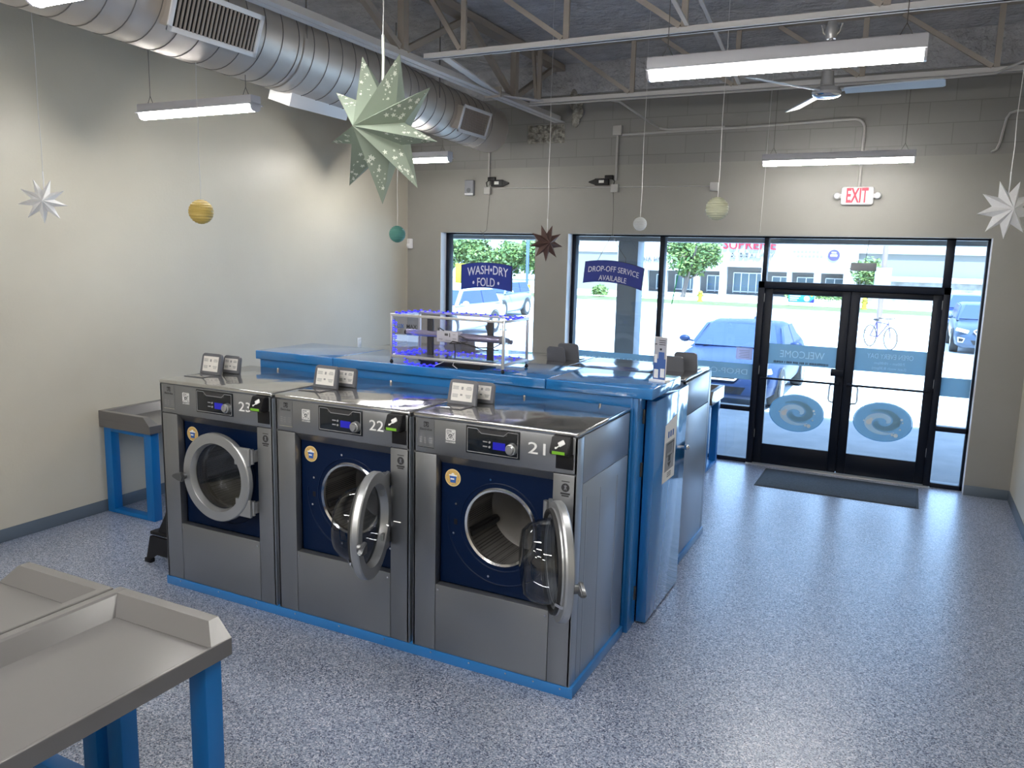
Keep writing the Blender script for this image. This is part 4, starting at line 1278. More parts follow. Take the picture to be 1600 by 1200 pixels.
# ------------------------------------------------------------------ conduits and boxes on the front wall
def conduit(label, pts, r=0.013, rnd=True, boxes=()):
    t = thing('conduit', label, 'conduit', (0, 0, 0))
    MB().tube(pts, r, 8).build('pipe', 'conduit', t)
    for (x, y, z, s) in boxes:
        B(x - s, x + s, y - 0.045, y, z - s * 1.05, z + s * 1.05, 0.004).build('junction_box', 'conduit', t)
YC = YB - 0.0165
def arc_pts(c, r, a0, a1, n=6, plane='xz', y=YC):
    return [(c[0] + r * math.cos(R(a0 + (a1 - a0) * k / n)), y, c[1] + r * math.sin(R(a0 + (a1 - a0) * k / n))) for k in range(n + 1)]
conduit('vertical conduit on the front wall ending at the right black adapter', [(-3.075, YC, 3.57), (-3.075, YC, 3.06)], 0.013, boxes=((-3.075, YB - 0.001, 3.60, 0.05), (-3.08, YB - 0.001, 2.975, 0.042)))
conduit('vertical conduit below the duct ending at the left black adapter', [(-4.69, YC, 3.70), (-4.69, YC, 3.04)], 0.013, boxes=((-4.70, YB - 0.001, 2.97, 0.042),))
conduit('thin horizontal raceway between the two black adapters', [(-4.655, YB - 0.006, 3.0), (-2.01, YB - 0.006, 2.985)], 0.007, boxes=((-1.968, YB - 0.001, 2.975, 0.042),))
conduit('conduit bending down the front wall to the exit sign', [(-3.02, YC, 3.555), (-1.6, YC, 3.575), (-0.72, YC, 3.60)] + arc_pts((-0.65, 3.50), 0.1, 90, 0) + [(-0.55, YC, 2.95)], 0.014)
conduit('conduit running under the joist closest to the front wall', [(-3.7, 7.70, 3.735), (-2.99, 7.70, 3.735), (0.15, 7.70, 3.735), (0.45, 7.68, 3.74), (0.62, 7.6, 3.80), (0.85, 7.4, 3.98)], 0.011)
conduit('short slanting conduit from the joist to the front wall', [(-2.82, 7.74, 3.74), (-2.76, 7.8, 3.735), (-2.60, YC - 0.03, 3.60), (-2.5, YC, 3.585), (-1.9, YC + 0.0, 3.588)], 0.012)
conduit('bent grey pipe on the front wall at the right edge', [(0.78, YC, 3.60), (0.70, YC, 3.60), (0.655, YC, 3.585), (0.63, YC, 3.54), (0.60, YC, 3.33), (0.58, YC, 3.27), (0.54, YC, 3.245)], 0.011)

def adapter(label, x0, x1, z0, z1, flip):
    t = thing('power_adapter', label, 'adapter', (0, 0, 0))
    m = MB()
    m.box(x0, x1, YB - 0.05, YB - 0.002, z0, z1, 0.006)
    m.build('housing', 'black', t)
    xs = x0 if flip else x1
    s = -1 if flip else 1
    MB().prism([(xs - s * 0.004, z0 + 0.004), (xs - s * 0.004, z1 - 0.004), (xs + s * 0.075, (z0 + z1) / 2 + 0.006), (xs + s * 0.075, (z0 + z1) / 2 - 0.006)], 'y', YB - 0.04, YB - 0.01).build('strain_relief', 'black', t)
    xo = x1 if flip else x0
    MB().box(xo - 0.05, xo + 0.05, YB - 0.045, YB - 0.002, z1 - 0.01, z1 + 0.035, 0.008).tube([(xo + 0.03 * -s, YB - 0.03, z1), (xo - 0.07 * s, YB - 0.035, z1 - 0.03), (xo - 0.05 * s, YB - 0.035, z0 - 0.03)], 0.006, 6).build('plug', 'black', t)
    cx = (x0 + x1) / 2
    B(cx - 0.03, cx + 0.03, YB - 0.0515, YB - 0.05, z0 + 0.025, z1 - 0.02).build('rating_label', 'paper', t)
adapter('black power adapter on the front wall left, above the wash dry fold sign', -4.645, -4.49, 3.015, 3.095, False)
adapter('black power adapter on the front wall right, above the drop-off sign', -3.315, -3.15, 3.01, 3.085, True)

t = thing('wall_speaker', 'small grey speaker box on the front wall beside the left adapter', 'speaker', (-4.948, YB, 2.915))
B(-0.062, 0.062, -0.055, -0.001, 0.0, 0.185, 0.014, seg=3).build('housing', mat('speaker_grey', (0.26, 0.27, 0.30), 0.5), t)
MB().lathe([(0.0, -0.058), (0.028, -0.056), (0.03, -0.052)], 'y', (0, 0, 0.062), 20).build('grille', 'lid_grey', t)
m = MB(); m.box(-0.061, 0.061, -0.0565, -0.003, 0.001, 0.035, 0.012); m.build('light_strip', 'whitemetal', t)

t = thing('motion_sensor', 'small white sensor in the far left corner of the room', 'sensor', (XL + 0.03, YB - 0.02, 2.26))
m = MB()
m.prism([(-0.03, 0.0), (0.0, -0.025), (0.03, -0.03), (0.055, 0.0), (0.055, 0.018), (-0.03, 0.018)], 'z', 0.0, 0.125, bev=0.006)
m.build('housing', 'jamb', t)
MB().box(-0.012, 0.035, -0.034, -0.02, 0.02, 0.06, 0.004).build('lens', 'whitemetal', t)

t = thing('outlet_plate', 'white outlet plate low on the left wall beyond the blue bulkhead', 'outlet', (XL, 7.67, 1.125))
B(0.001, 0.008, -0.036, 0.036, -0.058, 0.058, 0.002).build('plate', 'jamb', t)
MB().box(0.007, 0.010, -0.016, 0.016, 0.008, 0.040, 0.004).box(0.007, 0.010, -0.016, 0.016, -0.040, -0.008, 0.004).build('sockets', 'whitepaper', t)

t = thing('exit_sign', 'white exit sign with red letters over the doors', 'exit sign', (-0.559, YB, 2.865))
B(-0.148, 0.148, -0.05, -0.001, -0.088, 0.088, 0.022, seg=4).build('housing', 'whitemetal', t)
text('lettering', 'EXIT', 'red', t, (0.0, -0.0505, 0.004), 0.20, 0.142, bold=0.03)
for s in (-1, 1):
    m = MB()
    m.lathe([(0.0, -0.075), (0.022, -0.072), (0.034, -0.055), (0.034, -0.02), (0.02, -0.01)], 'y', (s * 0.185, 0, 0.0), 20)
    m.box(min(s * 0.14, s * 0.18), max(s * 0.14, s * 0.18), -0.035, -0.015, -0.02, 0.02, 0.003)
    m.build('lamp_head', 'whitemetal', t)

# ------------------------------------------------------------------ hanging lit signs in the windows
def hang_sign(label, c, w, h, sag, rot, lines, wires):
    t = thing('hanging_sign', label, 'sign', c, R(rot[1]))
    n = 20
    up = [(-w / 2 + w * k / n, h / 2 + sag * (1 - (2 * k / n - 1) ** 2)) for k in range(n + 1)]
    dn = [(w / 2 - w * k / n, -h / 2 + sag * (1 - (2 * k / n - 1) ** 2)) for k in range(n + 1)]
    mt = Matrix.Rotation(R(rot[0]), 4, 'Y')
    m = MB()
    m.prism(up + dn, 'y', 0.0, 0.022, mi=0, mtx=mt)
    p = m.build('panel', 'signedge', t)
    m = MB()
    up2 = [(x * 0.985, z - 0.004) for x, z in up]; dn2 = [(x * 0.985, z + 0.004) for x, z in dn]
    m.prism(up2 + dn2, 'y', -0.0012, 0.0, mtx=mt)
    m.build('face', 'signblue', t)
    for (s, cx, cz, tw, th, arc) in lines:
        o = text('lettering', s, 'signtext', t, (0, 0, 0), tw, th, bold=0.006, arc=arc)
        q = mt @ Vector((cx, -0.0014, cz))
        o.location = q
        o.rotation_euler = (mt.to_3x3() @ Matrix.Rotation(R(90), 3, 'X')).to_euler()
    m = MB()
    for pts in wires:
        m.tube([Vector(a) - Vector(c) for a in pts], 0.003, 6)
    m.build('cord', 'wire', t)
    for o in t.children:
        if o.name.startswith('cord'):
            o.rotation_euler = (0, 0, -R(rot[1]))
    return t
ys_ = 8.55
hang_sign('blue arched sign reading WASH DRY FOLD in the left window', (-4.63, ys_, 1.925), 0.70, 0.305, 0.035, (0, 0),
          [('WASH\u2022DRY', 0.02, 0.082, 0.56, 0.105, 0.035), ('\u2022 FOLD \u2022', 0.0, -0.055, 0.37, 0.105, 0.012)],
          [[(-4.66, YB - 0.04, 2.94), (-4.655, 8.62, 2.70), (-4.66, 8.6, 2.50), (-4.70, 8.58, 2.46)], [(-4.70, 8.58, 2.46), (-4.58, ys_, 2.20), (-4.55, ys_ + 0.01, 2.11)], [(-4.70, 8.58, 2.46), (-4.74, 8.58, 2.49)]])
hang_sign('blue arched sign reading DROP-OFF SERVICE AVAILABLE in the second window', (-3.01, ys_, 2.005), 0.70, 0.245, 0.045, (5, 0),
          [('DROP-OFF SERVICE', 0.0, 0.055, 0.60, 0.062, 0.035), ('AVAILABLE', 0.0, -0.035, 0.33, 0.058, 0.01)],
          [[(-3.09, YB - 0.04, 2.935), (-3.06, 8.62, 2.7), (-3.055, 8.6, 2.47)], [(-3.055, 8.6, 2.47), (-2.93, ys_, 2.28), (-2.87, ys_ + 0.01, 2.20), (-2.87, ys_ + 0.01, 2.14)], [(-3.055, 8.6, 2.47), (-3.22, ys_ + 0.01, 2.14)]])

# ------------------------------------------------------------------ paper stars and lanterns
def star(label, c, Rr, depth, n, turn, tilt, m1, m2, ztop, stars=0, rv=0.42, seed=1, spin=0.0):
    t = thing('paper_star', label, 'paper star', c, 0)
    rot = Matrix.Rotation(R(turn), 4, 'Z') @ Matrix.Rotation(R(tilt), 4, 'X') @ Matrix.Rotation(R(spin), 4, 'Y')
    m = MB()
    v = m.bm.verts
    cf, cb = v.new(rot @ Vector((0, -depth, 0))), v.new(rot @ Vector((0, depth, 0)))
    tips, vals = [], []
    for k in range(n):
        a = PI / 2 + 2 * PI * (k + 0.5) / n
        tips.append(v.new(rot @ Vector((Rr * math.cos(a), 0, Rr * math.sin(a)))))
        a += PI / n
        vals.append(v.new(rot @ Vector((Rr * rv * math.cos(a), 0, Rr * rv * math.sin(a)))))
    for k in range(n):
        for q in (vals[k], vals[k - 1]):
            m.bm.faces.new((cf, tips[k], q))
            m.bm.faces.new((cb, tips[k], q))
    bmesh.ops.recalc_face_normals(m.bm, faces=m.bm.faces[:])
    # printed little stars on the front facets
    rr = random.Random(seed)
    if stars:
        tri = []
        F = Vector((0, -depth, 0))
        for k in range(n):
            a = PI / 2 + 2 * PI * (k + 0.5) / n
            T = Vector((Rr * math.cos(a), 0, Rr * math.sin(a)))
            for s in (-1, 1):
                V = Vector((Rr * rv * math.cos(a + s * PI / n), 0, Rr * rv * math.sin(a + s * PI / n)))
                tri.append((F, T, V))
        for (F_, T, V) in tri:
            nn = (T - F_).cross(V - F_).normalized()
            if nn.y > 0: nn = -nn
            e1 = (T - F_).normalized(); e2 = nn.cross(e1)
            for i in range(stars):
                u = rr.uniform(0.34, 0.90); w_ = rr.uniform(0.12, 0.88)
                edge = (F_.lerp(T, u), V.lerp(T, (u - 0.30) / 0.7) if u > 0.30 else F_.lerp(V, u))
                p = edge[0].lerp(edge[1], w_) + nn * 0.0012
                big = rr.random()
                ra = Rr * (0.042 if big > 0.7 else (0.024 if big > 0.4 else 0.014)) * (1.15 - 0.5 * u)
                pts = []
                for j in range(10):
                    q = j * PI / 5
                    r_ = ra if j % 2 == 0 else ra * 0.45
                    pts.append(rot @ (p + e1 * r_ * math.cos(q) + e2 * r_ * math.sin(q)))
                f = m.bm.faces.new([v.new(x) for x in pts]); f.material_index = 1
                f.normal_update()
                if f.normal.dot(rot.to_3x3() @ nn) < 0: f.normal_flip()
    m.build('star_body', [m1, m2], t, smooth=0)
    m = MB()
    m.tube([(0, 0.01, Rr * 0.40), (0.002, 0.01, Rr * 0.9), (0, 0.01, Rr * 1.15 + 0.02)], 0.006 if Rr > 0.2 else 0.004, 6)
    m.build('hanger_tab', m2 if Rr > 0.2 else 'whitemetal', t)
    m = MB()
    h = ztop - c[2]
    n_ = 9
    m.tube([(0.004 * math.sin(k * 2.1), 0.01, Rr * 1.15 + (h - Rr * 1.15) * k / n_) for k in range(n_ + 1)], 0.0022, 5)
    m.build('string', 'string', t)
    return t
star('big sage green paper star with cut-out stars, nearest the camera', (-2.02, 2.80, 2.705), 0.305, 0.165, 9, -8, 4, 'sage', 'sage_star', ZC, stars=20, seed=4, spin=3)
star('white paper star hanging at the far left by the wall', (-5.08, 3.34, 2.475), 0.145, 0.05, 9, 50, 0, 'whitepaper', 'glitter', ZC, stars=3, seed=2, rv=0.46)
star('white paper star at the right edge of the photo', (0.495, 6.0, 2.567), 0.185, 0.08, 9, 24, 0, 'whitepaper', 'glitter', ZC, stars=6, seed=3, rv=0.52)
star('glittery brown paper star in front of the wall between the windows', (-2.92, 6.5, 2.319), 0.165, 0.07, 9, 52, 0, 'brownpaper', 'brownpaper', ZC, rv=0.5)

def lantern(label, c, r, mm, ztop):
    t = thing('paper_lantern', label, 'paper lantern', c)
    prof = []
    n = 26
    for k in range(n + 1):
        a = -PI / 2 + PI * k / n
        rr = r * (1.0 if k % 2 == 0 else 0.955)
        prof.append((max(0.0, rr * math.cos(a)), rr * math.sin(a)))
    MB().lathe(prof, 'z', seg=28).build('shade', mm, t, smooth=12)
    m = MB()
    h = ztop - c[2]
    m.tube([(0.003 * math.sin(k * 1.7), 0, r * 0.98 + (h - r) * k / 8) for k in range(9)], 0.002, 5)
    m.build('string', 'string', t)
lantern('gold ribbed paper lantern under the lamp by the left wall', (-4.17, 3.8, 2.432), 0.079, 'goldpaper', 3.36)
lantern('teal ribbed paper lantern below the sage star', (-4.16, 6.0, 2.366), 0.075, 'tealpaper', 3.385)
lantern('small white paper lantern above the second window', (-2.23, 7.0, 2.51), 0.062, 'wpaper', ZC)
lantern('ivory paper lantern above the window left of the exit sign', (-1.33, 6.0, 2.578), 0.085, 'ivorypaper', ZC)
t = tag(MB().tube([(-1.43, 8.60, ZC), (-1.44, 8.6, 3.2), (-1.45, 8.6, 2.50)], 0.002, 5).build('hanging_string', 'string', None), 'bare string hanging down to the door post', 'string')

# ------------------------------------------------------------------ outdoors
GZ = -0.12
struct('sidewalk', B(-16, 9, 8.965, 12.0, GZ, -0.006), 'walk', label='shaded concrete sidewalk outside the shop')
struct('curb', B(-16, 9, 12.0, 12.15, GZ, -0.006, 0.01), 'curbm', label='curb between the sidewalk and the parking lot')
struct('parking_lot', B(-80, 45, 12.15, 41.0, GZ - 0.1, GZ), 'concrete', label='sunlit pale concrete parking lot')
struct('far_lot', B(-90, 60, 46.0, 95.0, GZ - 0.1, GZ), 'concrete', label='sunlit pale lot before the far shops')
gs = B(-90, 60, 41.0, 46.0, GZ - 0.1, GZ + 0.02).build('grass_strip', 'grass', None)
tag(gs, 'dry green grass strip along the far side of the parking lot', 'grass', kind='stuff')
cb = MB().box(-90, 60, 40.8, 41.0, GZ - 0.05, GZ + 0.06, 0.01).box(-90, 60, 35.0, 35.12, GZ - 0.05, GZ + 0.012)
struct('curb_far', cb, 'curbm', label='far curb beside the grass strip')
cn = MB()
cn.box(-16, 9, 8.965, 10.45, 2.72, 2.80)
struct('canopy_soffit', cn, 'soffit', label='underside of the canopy over the sidewalk')
struct('canopy_beam', B(-16, 9, 10.42, 10.78, 2.432, 3.1, 0.01), 'soffit', label='canopy beam across the top of the shop windows')
rf = MB()
rf.box(-16, XL - 0.21, -4.2, 8.96, 4.36, 4.6).box(XR + 0.21, 9, -4.2, 8.96, 4.36, 4.6).box(-16, 9, 8.70, 8.96, 4.56, 4.9)  # unseen slabs added to keep sun off the sidewalk
struct('roof', rf, 'soffit', label='unseen roof added around the shop to block the sun')
fc = MB()
fc.box(-16, XL - 0.21, 8.72, 8.96, GZ, 4.36).box(XR + 0.21, 9, 8.72, 8.96, GZ, 4.36)  # unseen walls added below the sun-blocking slabs
struct('facade', fc, 'bldg_tan', label='unseen outer wall added along with the sun-blocking roof')
t = thing('canopy_column', 'square grey column of the canopy outside the second window', 'column', (-3.48, 10.6, -0.006))
B(-0.14, 0.14, -0.14, 0.14, 0.03, 2.437, 0.006).build('shaft', 'column', t)
B(-0.16, 0.16, -0.16, 0.16, 0.0, 0.05, 0.006).build('base', 'column', t)

def car(name, label, loc, rz, L, Wd, H, paint, style='sedan', group=None, cat='car'):
    t = thing(name, label, cat, loc, rz, group)
    w = Wd / 2
    suv = style != 'sedan'
    hood = 0.66 * H if not suv else 0.64 * H
    belt = 0.68 * H if not suv else 0.66 * H
    st = [(0.0, .70, .20, .40), (0.012, .84, .15, .47), (0.05, .93, .13, .54), (0.14, .985, .13, .60), (0.27, 1.0, .14, .655), (0.32, 1.0, .14, .67),
          (0.60, 1.0, .14, .685), (0.80, .99, .15, .695), (0.92, .95, .18, .70 if not suv else .66), (0.985, .88, .22, .66), (1.0, .78, .28, .55)]
    m = MB()
    rings = []
    for (s, wf, zl, zt) in st:
        y = s * L; ww = w * wf; zl *= H; zt *= H
        h = zt - zl
        half = [(0.0, zl), (ww * .80, zl), (ww * .96, zl + h * .16), (ww, zl + h * .45), (ww * .985, zl + h * .72), (ww * .93, zl + h * .90), (ww * .80, zt), (0.0, zt + 0.025)]
        ring = [(x, y, z) for x, z in half] + [(-x, y, z) for x, z in half[-2:0:-1]]
        rings.append([m.bm.verts.new(q) for q in ring])
    for A, Bq in zip(rings, rings[1:]):
        for k in range(len(A)):
            j = (k + 1) % len(A)
            m.bm.faces.new((A[k], A[j], Bq[j], Bq[k]))
    m.bm.faces.new(rings[0]); m.bm.faces.new(rings[-1])
    bmesh.ops.recalc_face_normals(m.bm, faces=m.bm.faces[:])
    # greenhouse
    if suv:
        gs_ = [(0.26, .86, .655), (0.40, .74, .965), (0.52, .74, 1.0), (0.86, .73, .975), (0.965, .84, .66)]
    else:
        gs_ = [(0.29, .86, .655), (0.45, .70, .96), (0.56, .70, 1.0), (0.70, .69, .97), (0.90, .80, .69)]
    zb = belt * 0.985
    def pt(i, side, lift=0.0):
        s, wf, zt = gs_[i]
        return Vector((side * w * (wf + lift), s * L, zt * H))
    g_ = MB()
    v = g_.bm.verts
    rr = []
    for (s, wf, zt) in gs_:
        ww, z = w * wf, zt * H
        low = (s in (gs_[0][0], gs_[-1][0]))
        rr.append([v.new((-w * .88, s * L, zb)), v.new((-ww, s * L, z - (0 if low else .03))), v.new((-ww * .86, s * L, z)), v.new((0, s * L, z + (0.01 if low else .02))), v.new((ww * .86, s * L, z)), v.new((ww, s * L, z - (0 if low else .03))), v.new((w * .88, s * L, zb))])
    for A, Bq in zip(rr, rr[1:]):
        for k in range(6):
            g_.bm.faces.new((A[k], A[k + 1], Bq[k + 1], Bq[k]))
    bmesh.ops.recalc_face_normals(g_.bm, faces=g_.bm.faces[:])
    tm = bpy.data.meshes.new('tmp'); g_.bm.to_mesh(tm); g_.bm.free(); m.bm.from_mesh(tm); bpy.data.meshes.remove(tm)
    m.build('body', paint, t, smooth=50)
    def quad(name, pts, off, mm='carglass'):
        q = MB()
        n = (Vector(pts[1]) - Vector(pts[0])).cross(Vector(pts[3]) - Vector(pts[0])).normalized()
        c = sum((Vector(p) for p in pts), Vector()) / 4
        if n.dot(c - Vector((0, L * .55, belt))) < 0: n = -n
        a = [Vector(p) + n * off for p in pts]; b = [Vector(p) - n * 0.01 for p in pts]
        q.hexa(b + a)
        return q.build(name, mm, t)
    def lerp2(a, b, k): return Vector(a).lerp(Vector(b), k)
    s0, s1, s2, s3, s4 = [g[0] * L for g in gs_]
    W0, W1 = w * gs_[0][1], w * gs_[1][1]
    z0, z1 = gs_[0][2] * H, gs_[1][2] * H
    a, b = Vector((-W0 * .94, s0, z0)), Vector((W0 * .94, s0, z0)); c_, d_ = Vector((W1 * .84, s1, z1)), Vector((-W1 * .84, s1, z1))
    quad('windshield', [lerp2(a, d_, .06), lerp2(b, c_, .06), lerp2(b, c_, .95), lerp2(a, d_, .95)], 0.03)
    W3, W4 = w * gs_[3][1], w * gs_[4][1]
    a, b = Vector((-W4 * .9, s4, gs_[4][2] * H)), Vector((W4 * .9, s4, gs_[4][2] * H)); c_, d_ = Vector((W3 * .82, s3, gs_[3][2] * H)), Vector((-W3 * .82, s3, gs_[3][2] * H))
    quad('rear_window', [lerp2(a, d_, .12), lerp2(b, c_, .12), lerp2(b, c_, .92), lerp2(a, d_, .92)], 0.03)
    zr = (gs_[2][2]) * H - 0.07
    for sd in (-1, 1):
        zlo = zb + 0.04
        def sp(y, z):
            k = (z - zb) / (H - zb)
            return Vector((sd * w * (.875 + (gs_[2][1] - .88) * k), y, z))
        mid = (s1 + s3) / 2 + 0.05
        quad('side_window', [sp(s0 + (s1 - s0) * .30, zlo), sp(mid - .03, zlo), sp(mid - .03, zr), sp(s1 + 0.02, zr)], 0.035)
        e = s3 if not suv else s3
        quad('side_window', [sp(mid + .03, zlo), sp(e + (s4 - s3) * (.40 if not suv else .35), zlo), sp(e - 0.02, zr), sp(mid + .03, zr)], 0.035)
        MB().ball((sd * (w + 0.07), s0 + (s1 - s0) * .42, zb + 0.09), 0.075, 12, sc=(1.35, .7, .85)).bar((sd * (w * .86), s0 + (s1 - s0) * .40, zb + 0.05), (sd * (w + 0.02), s0 + (s1 - s0) * .42, zb + 0.07), 0.05, 0.03).build('mirror', paint, t)
        MB().prism([(sd * w * .56, .50 * H), (sd * w * .90, .55 * H), (sd * w * .93, .49 * H), (sd * w * .60, .435 * H)], 'y', -0.005, 0.20 if False else 0.10, bev=0.005).build('headlight', 'headlight', t)
        MB().prism([(sd * w * .66, .34 * H), (sd * w * .86, .36 * H), (sd * w * .84, .25 * H), (sd * w * .70, .25 * H)], 'y', -0.004, 0.06).build('fog_lamp', 'chrome', t)
        MB().prism([(sd * w * .68, .325 * H), (sd * w * .835, .34 * H), (sd * w * .82, .265 * H), (sd * w * .715, .265 * H)], 'y', -0.010, 0.05).build('fog_recess', 'black', t)
        rw = 0.245 * H
        for s in (.175, .79):
            m = MB()
            x0 = sd * (w - 0.19); x1 = sd * (w + 0.012)
            m.lathe([(rw * .62, 0.0), (rw * .97, 0.0), (rw, 0.03), (rw, 0.17), (rw * .97, 0.20), (rw * .62, 0.20)], 'x', (min(x0, x1), s * L, rw), 28)
            wh = m.build('wheel', 'tire', t)
            xo = x1 if sd > 0 else x1
            q = MB()
            q.lathe([(0.0, 0.0), (rw * .2, sd * 0.004), (rw * .60, -sd * 0.01), (rw * .64, 0.0)], 'x', (x1, s * L, rw), 24)
            q.build('rim', 'ringmetal', wh)
            q = MB()
            q.lathe([(rw * 1.02, 0.0), (rw * 1.12, 0.0)], 'x', (sd * (w + 0.003), s * L, rw), 28, a0=-PI * 0.05, a1=PI * 1.05)
            q.build('wheel_arch', 'black', t)
    gy = -0.006
    gp = [(-w * .44, .49 * H), (-w * .34, .535 * H), (w * .34, .535 * H), (w * .44, .49 * H), (w * .30, .385 * H), (-w * .30, .385 * H)]
    gr = MB().prism(gp, 'y', -0.012, 0.08).build('grille', 'black', t)
    m = MB()
    for p, q in zip(gp, gp[1:] + gp[:1]):
        m.bar((p[0], -0.02, p[1]), (q[0], -0.02, q[1]), 0.016, 0.026)
    for k in range(3):
        m.bar((-w * .34, -0.014, H * (.42 + .035 * k)), (w * .34, -0.014, H * (.42 + .035 * k)), 0.006, 0.008)
    m.build('grille_trim', 'whitemetal', gr)
    MB().prism([(-0.085, .560 * H), (-0.02, .573 * H), (0.02, .573 * H), (0.085, .560 * H), (0.02, .547 * H), (-0.02, .547 * H)], 'y', -0.008, 0.06).build('emblem', 'chrome', t)
    MB().prism([(-w * .5, .30 * H), (w * .5, .30 * H), (w * .42, .21 * H), (-w * .42, .21 * H)], 'y', -0.006, 0.06).build('lower_intake', 'black', t)
    m = MB()
    m.bar((-w * .62, s0 + 0.02, z0 + 0.035), (-w * .05, s0 + 0.12, z0 + 0.09), 0.012, 0.012).bar((0.0, s0 + 0.02, z0 + 0.04), (w * .6, s0 + 0.12, z0 + 0.09), 0.012, 0.012)
    m.build('wipers', 'black', t)
    MB().prism([(s3 - 0.10, gs_[3][2] * H + .015), (s3 + 0.02, gs_[3][2] * H + .065), (s3 + 0.04, gs_[3][2] * H + .01)], 'x', -0.015, 0.015).build('antenna_fin', paint, t)
    return t
car('car', 'dark blue sedan parked nose-in right outside the doors', (-2.60, 12.52, GZ), 0, 4.4, 1.76, 1.27, 'ford')
car('car', 'charcoal SUV seen through the narrow side window, nearer of two', (1.98, 24.3, GZ), 0, 4.3, 1.75, 1.30, 'darkcar', 'suv')
car('car', 'navy SUV parked behind the charcoal one in the side window', (1.85, 29.2, GZ), 0, 4.3, 1.75, 1.42, 'navycar', 'suv')
car('car', 'silver boxy hatchback in the left window, below the blue sign', (-14.2, 25.5, GZ), R(4), 3.9, 1.62, 1.36, 'silver', 'suv')
car('car', 'white SUV at the left edge of the left window', (-11.95, 17.9, GZ), R(2), 4.3, 1.72, 1.36, 'whitecar', 'suv')

# far shops
t = thing('shop_building', 'pale row of shops across the road with an arcade', 'building', (0, 56, 0))
def part(n, mm, *boxes):
    m = MB()
    for b in boxes:
        m.box(*b)
    return m.build(n, mm, t)
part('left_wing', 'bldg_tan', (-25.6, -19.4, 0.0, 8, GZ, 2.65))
part('left_parapet', 'bldg', (-25.6, -19.4, -0.1, 8, 2.65, 3.02))
al = [(-19.0, -17.5, 1.42), (-17.1, -16.1, 1.42), (-15.7, -13.75, 1.45), (-13.35, -11.95, 1.49), (-11.5, -9.15, 1.82), (-8.85, -7.5, 1.57), (-7.2, -5.8, 1.58), (-5.37, -4.0, 1.56)]
part('facade', 'bldg', (-19.4, -3.2, 0, 0.5, 1.82, 5.2))
x = -19.4
cols = []
for (a, b, z) in al:
    part('pier', 'bldg', (x, a, 0, 0.5, GZ, 1.82))
    if z < 1.82: part('lintel', 'bldg', (a, b, 0, 0.5, z, 1.82))
    x = b
part('pier', 'bldg', (x, -3.2, 0, 0.5, GZ, 1.82))
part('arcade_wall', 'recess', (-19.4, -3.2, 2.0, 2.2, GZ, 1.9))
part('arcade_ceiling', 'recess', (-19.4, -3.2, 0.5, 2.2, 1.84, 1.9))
for (a, b, z) in al:
    wz = 0.75 * z
    q = part('shop_window', 'shopglass', (a + .15, b - .1, 1.93, 1.99, 0.12, wz))
    m = MB()
    n = max(2, int((b - a) / 0.5))
    for k in range(n + 1):
        xx = a + .15 + (b - a - .25) * k / n
        m.box(xx - .03, xx + .03, 1.90, 1.93, 0.0, wz + .05)
    m.box(a + .15, b - .1, 1.90, 1.93, wz, wz + .07).box(a + .15, b - .1, 1.90, 1.93, 0.05, 0.12)
    m.build('window_frame', 'whitemetal', q)
part('right_wing', 'bldg_tan', (-3.2, 12, 0.3, 8, 1.5, 2.9))
part('right_parapet', 'bldg', (-3.2, 12, 0.1, 8, 2.9, 4.1))
part('right_band', 'bldg', (-3.2, 12, 0.0, 8, 1.18, 1.5))
part('right_base', noisy(mat('stone', (.2, .2, .19), .9), (.13, .13, .12), (.24, .235, .22), 3, 4), (-3.2, 12, 0.2, 8, GZ, 1.18))
text('sign_letters', 'SUPREME', 'signred', t, (-10.05, -0.02, 3.33), 3.5, 0.62, bold=0.0, depth=0.12)
text('sign_letters', '& BEAUTY', 'signgrey', t, (-9.85, -0.02, 2.62), 2.9, 0.42, bold=0.0, depth=0.10)
text('sign_letters', 'ANA HO', 'signdark', t, (-16.9, -0.02, 2.23), 1.8, 0.36, bold=0.0, depth=0.10)
MB().lathe([(0.0, -0.08), (0.36, -0.08), (0.36, 0.0)], 'y', (-4.68, 0, 2.74), 24).build('round_sign', 'signpurple', t)
MB().box(-4.88, -4.48, -0.10, -0.08, 2.66, 2.78).box(-4.82, -4.54, -0.10, -0.08, 2.86, 2.94).build('round_sign_print', 'white', t)
for (x, z) in ((-6.0, 2.95), (-5.75, 2.66)):
    m = MB()
    for k in range(7):
        m.box(x - .9 + .24 * k - .3, x - .9 + .24 * k - .14, -0.03, 0.0, z - .06, z + .06)
    m.build('faint_sign_letters', 'signgrey', t)

